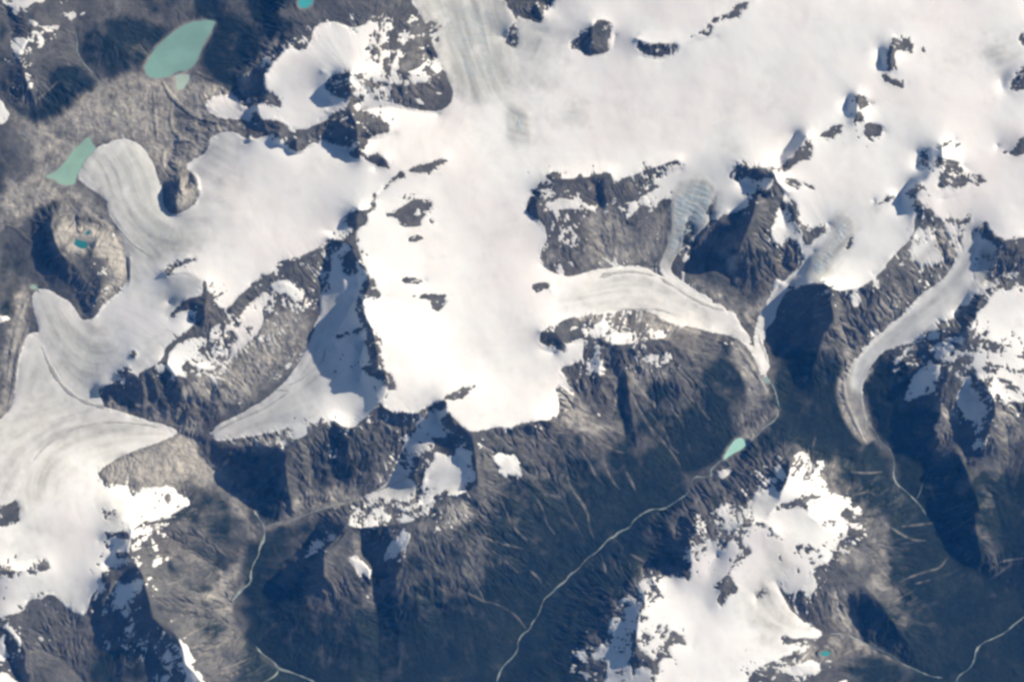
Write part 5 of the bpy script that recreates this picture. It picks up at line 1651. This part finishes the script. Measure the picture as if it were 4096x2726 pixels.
REGIONS = [
    ('snowfield', 'snowfield', 'vast bright icefield filling the middle and upper right', 'B0 1000,-200 D0 2500,-200 D2 2500,0 C2 -100,700 B2 900,900 B1 740,520 900,300'),
    ('snowfield', 'snowfield', 'smooth white snow plateau west of the rocky divide, feeding two tongues', 'A0 1500,1000 B0 0,1060 300,1080 870,1180 1100,1340 B1 1000,120 860,290 740,520 200,720 A1 1800,1100 1000,1300 1000,700'),
    ('snowfield', 'snowfield', 'domed snow cap with shadowed cliffs beside the small rounded ice lobe', 'B0 0,100 1500,100 1520,600 1400,860 800,845 690,1010 380,1090 0,960'),
    ('snowfield', 'snowfield', 'pinkish snowfield west of the shadowed pinnacles near the bottom left corner', 'A2 -100,1250 600,1150 1600,1200 1600,1560 A3 1250,300 1000,700 900,1000 -100,1150'),
    ('snowfield', 'snowfield', 'steep sunlit snow cap on the right edge below the straight glacier', 'D1 1600,1400 2000,1000 2500,780 2500,1800 D2 2500,800 2050,560 1900,100'),
    ('snowfield', 'snowfield', 'large snow cap on the mountain between the two river valleys', 'C2 1500,1250 2300,950 D2 1100,1000 D3 1200,200 700,1000 400,1000 200,1500 400,1700 C3 1200,1700 1000,900'),
    ('snowfield', 'snowfield', 'blue shaded snow basin under the long rocky divide wall', 'B1 540,900 700,480 1000,900 B2 1100,500 900,820 620,820 630,300 560,100'),
    ('snowfield', 'snowfield', 'bright snow strip along the ridge south of the small forked glacier', 'B3 740,400 760,240 1280,130 B2 1330,1300 1430,940 1750,930 1850,1250 B3 1500,200 1300,340'),
    ('glacier', 'glacier', 'wide grey glacier pouring off the icefield out through the top edge', 'B0 1240,-200 2030,-200 2070,110 2030,300 2080,480 2090,700 1900,980 1620,980 1560,860 1600,780 1500,500 1350,120'),
    ('glacier', 'glacier', 'pale bluish glacier arm wedged between a dark shadowed spur and the wide grey glacier', 'B0 2095,100 2140,150 2200,160 2300,220 2330,300 2420,420 2260,470 2100,495 2050,420 2080,250'),
    ('glacier', 'glacier', 'broad glacier tongue spreading into a fan beside the sage green lake', 'A0 540,1060 1100,1000 1260,1440 A1 1280,320 1400,330 1650,320 1700,450 1350,640 1200,720 1060,950 1000,600 830,250 A0 550,1480'),
    ('glacier', 'glacier', 'smooth narrow glacier tongue running up between brown rock hill and pinkish ice', 'A1 200,860 480,900 690,1140 900,1100 1200,1300 1000,1568 A2 900,470 740,490 830,650 640,610 340,250 A1 200,1000'),
    ('glacier', 'glacier', 'great striped glacier sweeping in from the left edge to a sharp point', 'A1 150,1180 330,1200 A2 360,250 480,490 640,605 830,645 1160,740 1500,830 1150,960 900,1080 760,1160 600,1130 350,1400 150,1600 -100,1500 -100,700'),
    ('glacier', 'glacier', 'small rounded ice lobe on gravel below the domed snow cap', 'A0 1560,700 1900,700 1880,860 1970,860 1980,980 1560,970'),
    ('glacier', 'glacier', 'rounded ice lobe cut off by the left edge', 'A0 -100,700 100,760 100,1000 -100,1000'),
    ('glacier', 'glacier', 'valley glacier with dark edge stripes ending in a blue-white snout above the shadowed gorge', 'B1 430,1200 560,1080 B2 580,250 600,440 450,640 250,800 0,870 A2 1600,960 1600,780 2100,450 2352,250'),
    ('glacier', 'glacier', 'small forked glacier at the head of the grey side valley', 'B2 1150,990 1200,1180 1300,1200 1310,1360 1200,1400 850,1400'),
    ('glacier', 'glacier', 'long bending glacier with cream surface and twin dark stripes', 'C1 430,850 700,700 1150,690 1300,850 1360,800 1660,960 1950,1200 2100,1568 C2 2110,430 2040,430 1980,250 1800,100 1400,50 C1 1000,1090 450,1160'),
    ('icefall', 'glacier', 'blue crevassed icefall dropping to the long bending glacier as a thin side tongue', 'C1 1230,760 1320,350 1320,180 1480,20 1650,30 1740,200 1780,300 1450,620 1350,760 1650,960 1500,880'),
    ('glacier', 'glacier', 'narrow crevassed glacier half in the shadow of the dark triangular peak', 'D1 400,850 640,690 800,520 900,300 1000,330 1000,500 880,640 800,800 640,900 480,930 340,1200 360,1480 340,1568 D2 350,350 270,430 220,100 D1 200,1300'),
    ('glacier', 'glacier', 'straight glacier descending to a tan debris-covered snout in the right hand valley', 'D1 1880,330 2050,330 2100,640 2060,900 1900,1080 1560,1330 1200,1450 D2 1100,500 1000,560 900,430 D1 1040,1420'),
    ('glacier', 'glacier', 'ice tongue curving to a thin hook above brown gravel in the lower right', 'D3 200,700 420,750 520,1000 650,1130 860,1180 700,1260 450,1230 150,1200'),
    ('glacier', 'glacier', 'shaded hanging glacier on the dark mountainside below the straight glacier', 'D2 1350,640 1480,350 1650,150 1880,50 1890,130 1720,300 1650,560'),
    ('glacier', 'glacier', 'hanging white glacier tongue tapering down the right hand mountain', 'D2 1780,600 1870,380 1940,370 2060,580 2090,700 2030,920 1940,1020'),
]
GLACIER_PARTS = [
    ('spreading into a fan', 'snout', 'A0 500,1000 1000,1000 1120,1150 1000,1400 560,1568'),
    ('spreading into a fan', 'crevasse_field', 'A1 1480,640 1700,560 1760,300 1560,420 1400,560'),
    ('between brown rock hill', 'snout', 'A1 200,850 500,850 500,1050 400,1130 200,1100'),
    ('between brown rock hill', 'crevasse_field', 'A1 640,1100 760,1100 760,1420 640,1400 600,1250'),
    ('great striped glacier', 'snout', 'A2 1050,650 1450,750 1450,900 1050,990'),
    ('great striped glacier', 'side_arm', 'A1 100,1180 330,1200 A2 360,250 400,420 100,560 60,300'),
    ('valley glacier with dark edge', 'snout', 'A2 1560,740 1800,700 1860,900 1600,960'),
    ('small forked glacier', 'snout', 'B2 820,1320 1000,1270 1000,1390 840,1400'),
    ('twin dark stripes', 'snout', 'C1 1880,1150 2100,1568 C2 2120,450 2030,430 1980,250 1900,130'),
    ('twin dark stripes', 'crevasse_field', 'C1 440,860 600,820 700,1000 620,1110 440,1120'),
    ('half in the shadow', 'snout', 'D2 210,100 400,60 360,360 270,440'),
    ('half in the shadow', 'icefall', 'D1 800,520 900,300 1010,300 1010,520 860,640 700,640'),
    ('tan debris-covered', 'snout', 'D2 880,430 1110,380 1110,560 1000,580'),
    ('tan debris-covered', 'icefall', 'D1 1950,480 2100,560 2090,720 1940,800'),
    ('curving to a thin hook', 'snout', 'D3 600,1120 900,1150 860,1240 600,1250'),
    ('through the top edge', 'crevasse_field', 'B0 1420,80 1700,130 1730,430 1470,440'),
    ('small rounded ice lobe on', 'snout', 'A0 1560,720 1720,700 1720,960 1560,960'),
]
region = np.full((NY - 1, NX - 1), -1, np.int16)
for k, (nm, cat, lab, poly) in enumerate(REGIONS):
    r = raster(smooth_ring(parse(poly)[0], 1))
    region[r[:-1, :-1] > 0.5] = k
named = {}
for k, (nm, cat, lab, poly) in enumerate(REGIONS):
    sel = fm & (region == k)
    if sel.sum() < 30: continue
    parts = []
    for key, pname, pp in GLACIER_PARTS:
        if key in lab:
            pm = sel & (raster(parse(pp)[0])[:-1, :-1] > 0.5)
            if pm.sum() > 20:
                parts.append((pname, pm)); sel = sel & ~pm
    o = grid_mesh(nm, sel, sheet, ICEM, 'ice', (ice_m, s_m, b_m, t_m))
    for pname, pm in parts:
        c = grid_mesh(pname, pm, sheet, ICEM, 'ice', (ice_m, s_m, b_m, t_m))
        c.parent = o; c.location = c.location - o.location
    tag(o, lab, cat, 'glaciers of the icefield' if cat == 'glacier' else 'snowfields on the mountains')
    named[lab] = o
rest = grid_mesh('snow', fm & (region < 0), sheet, ICEM, 'ice', (ice_m, s_m, b_m, t_m), centre=False)
tag(rest, kind='stuff')

# ---------------------------------------------------------------- strips lying on a surface: rivers, medial moraines
def ribbon(name, p, width, surf, lift, mat, thick_m, wobble=0.5, seed=1, parent=None):
    """closed band of real thickness draped along a course; width in map pixels"""
    d = dense(p, 3.0)
    t = np.gradient(d[:, :2], axis=0); t /= np.maximum(np.hypot(t[:, 0], t[:, 1]), 1e-6)[:, None]
    nrm = np.stack([-t[:, 1], t[:, 0]], axis=-1)
    g = np.random.default_rng(seed)
    w = width / 2 * (1 + wobble * np.convolve(g.standard_normal(len(d) + 8), np.ones(9) / 3, 'valid'))
    w = np.clip(w, width * 0.2, width * 1.3)
    w *= np.clip(np.minimum(np.arange(len(d)), np.arange(len(d))[::-1]) / 5.0, 0.25, 1)
    co = []
    for off in (-1, -0.5, 0, 0.5, 1):
        q = d[:, :2] + nrm * (w * off)[:, None]
        z = sample(surf, q[:, 0], q[:, 1]) + lift * (1 - 0.6 * off * off)
        co.append(np.stack([(q[:, 0] - W_PX / 2) * U, (H_PX / 2 - q[:, 1]) * U, z * 0.01], axis=-1))
    for off in (1, -1):
        q = co[4 if off == 1 else 0].copy(); q[:, 2] -= thick_m * 0.01
        co.append(q)
    co = np.stack(co, axis=1)                                    # n, 7, 3
    n_ = len(d)
    v = co.reshape(-1, 3)
    org = np.array([v[:, 0].mean(), v[:, 1].mean(), v[:, 2].min()])
    if parent is not None: org = np.array(parent.location)
    faces = []
    for k in range(n_ - 1):
        for c in range(7):
            c2 = (c + 1) % 7
            faces.append((k * 7 + c, (k + 1) * 7 + c, (k + 1) * 7 + c2, k * 7 + c2))
    faces.append(tuple(range(7))); faces.append(tuple((n_ - 1) * 7 + c for c in range(6, -1, -1)))
    me = bpy.data.meshes.new(name)
    me.from_pydata((v - org).tolist(), [], faces)
    import bmesh
    bm = bmesh.new(); bm.from_mesh(me); bmesh.ops.recalc_face_normals(bm, faces=bm.faces); bm.to_mesh(me); bm.free()
    me.materials.append(mat)
    me.polygons.foreach_set('use_smooth', np.ones(len(me.polygons), bool))
    o = bpy.data.objects.new(name, me); scene.collection.objects.link(o)
    if parent is not None: o.parent = parent
    else: o.location = org
    return o

for k, (lab, w, p) in enumerate(rivers):
    o = ribbon('river', p, w, land, 5.0, RIVER, 14.0, seed=k + 3)
    tag(o, lab, kind='structure')

STRIPES = """
long bending glacier with cream surface and twin dark stripes|9|C1 780,800 850,775 980,752 1100,760 1220,790
long bending glacier with cream surface and twin dark stripes|8|C1 1250,800 1350,860 1500,960 1650,1030 1760,1060
long bending glacier with cream surface and twin dark stripes|7|C1 900,1055 1000,1045 1130,1052 1260,1050 1400,1110
broad glacier tongue spreading into a fan beside the sage green lake|5|A1 840,300 930,420 1040,540 1130,600 1210,650
great striped glacier sweeping in from the left edge to a sharp point|9|A2 320,150 390,320 480,470 600,570 740,625 840,642
great striped glacier sweeping in from the left edge to a sharp point|5|A2 250,1080 350,950 480,860 650,780 850,755 1080,765 1250,800
valley glacier with dark edge stripes ending in a blue-white snout above the shadowed gorge|6|A2 1700,830 1800,770 1950,705 2080,650 2200,570 2300,500 B2 80,520 200,480
valley glacier with dark edge stripes ending in a blue-white snout above the shadowed gorge|5|B2 300,470 400,430 500,350 580,270 590,180
small forked glacier at the head of the grey side valley|5|B2 970,1310 1060,1270 1130,1240 1200,1215
narrow crevassed glacier half in the shadow of the dark triangular peak|5|D1 270,1240 290,1320 330,1400 340,1480
"""
for k, l in enumerate(lines(STRIPES)):
    lab, w, s = l.split('|')
    if lab in named:
        ribbon('medial_moraine', smooth_line(parse(s)[0], 2), float(w) * 1.25, sheet, 4.0, MORAINE, 16.0, wobble=0.4, seed=60 + k, parent=named[lab])

# ---------------------------------------------------------------- lakes: bodies of milky water in their basins
import bmesh
for lab, z, p, c in lakes:
    m = make_plain('milky_lake_water', tuple(v * 1.12 for v in c), tuple(v * 1.4 for v in c), 0.06, rough=0.35, spec=0.3)
    bm = bmesh.new()
    org = np.array([(p[:, 0].mean() - W_PX / 2) * U, (H_PX / 2 - p[:, 1].mean()) * U, (z - 24) * 0.01])
    ctr = p[:, :2].mean(axis=0)
    q = ctr + (p[:, :2] - ctr) * 1.0
    d = q - ctr; q = q + d / np.maximum(np.hypot(d[:, 0], d[:, 1]), 1)[:, None] * 2.0
    X = (q[:, 0] - W_PX / 2) * U - org[0]; Y = (H_PX / 2 - q[:, 1]) * U - org[1]
    top = [bm.verts.new((x, y, 0.24)) for x, y in zip(X, Y)]
    bot = [bm.verts.new((x, y, 0.0)) for x, y in zip(X, Y)]
    bm.faces.new(top); bm.faces.new(bot[::-1])
    for a in range(len(top)):
        b_ = (a + 1) % len(top)
        bm.faces.new((top[a], bot[a], bot[b_], top[b_]))
    bmesh.ops.recalc_face_normals(bm, faces=bm.faces)
    me = bpy.data.meshes.new('lake'); bm.to_mesh(me); bm.free()
    me.materials.append(m)
    o = bpy.data.objects.new('lake', me); scene.collection.objects.link(o); o.location = org
    tag(o, lab, kind='structure')

# ---------------------------------------------------------------- the air
bm = bmesh.new()
bmesh.ops.create_cube(bm, size=1.0)
lo, hi = float(land.min()) * 0.01 - 0.3, CAM_H + Z_MID + 20.0
bmesh.ops.scale(bm, vec=(1500.0, 1300.0, hi - lo), verts=bm.verts)
bmesh.ops.translate(bm, vec=(0, 0, (hi + lo) / 2), verts=bm.verts)
me = bpy.data.meshes.new('haze'); bm.to_mesh(me); bm.free()
air = bpy.data.materials.new('clear_blue_air'); air.use_nodes = True
nt = air.node_tree
for nd in list(nt.nodes): nt.nodes.remove(nd)
ao = nt.nodes.new('ShaderNodeOutputMaterial'); pv = nt.nodes.new('ShaderNodeVolumePrincipled')
pv.inputs['Color'].default_value = (0.04, 0.285, 1.0, 1)
pv.inputs['Absorption Color'].default_value = (1, 1, 1, 1)
pv.inputs['Density'].default_value = 3.25e-5
pv.inputs['Anisotropy'].default_value = 0.0
nt.links.new(pv.outputs[0], ao.inputs['Volume'])
me.materials.append(air)
haze = bpy.data.objects.new('haze', me); scene.collection.objects.link(haze)
tag(haze, kind='stuff')
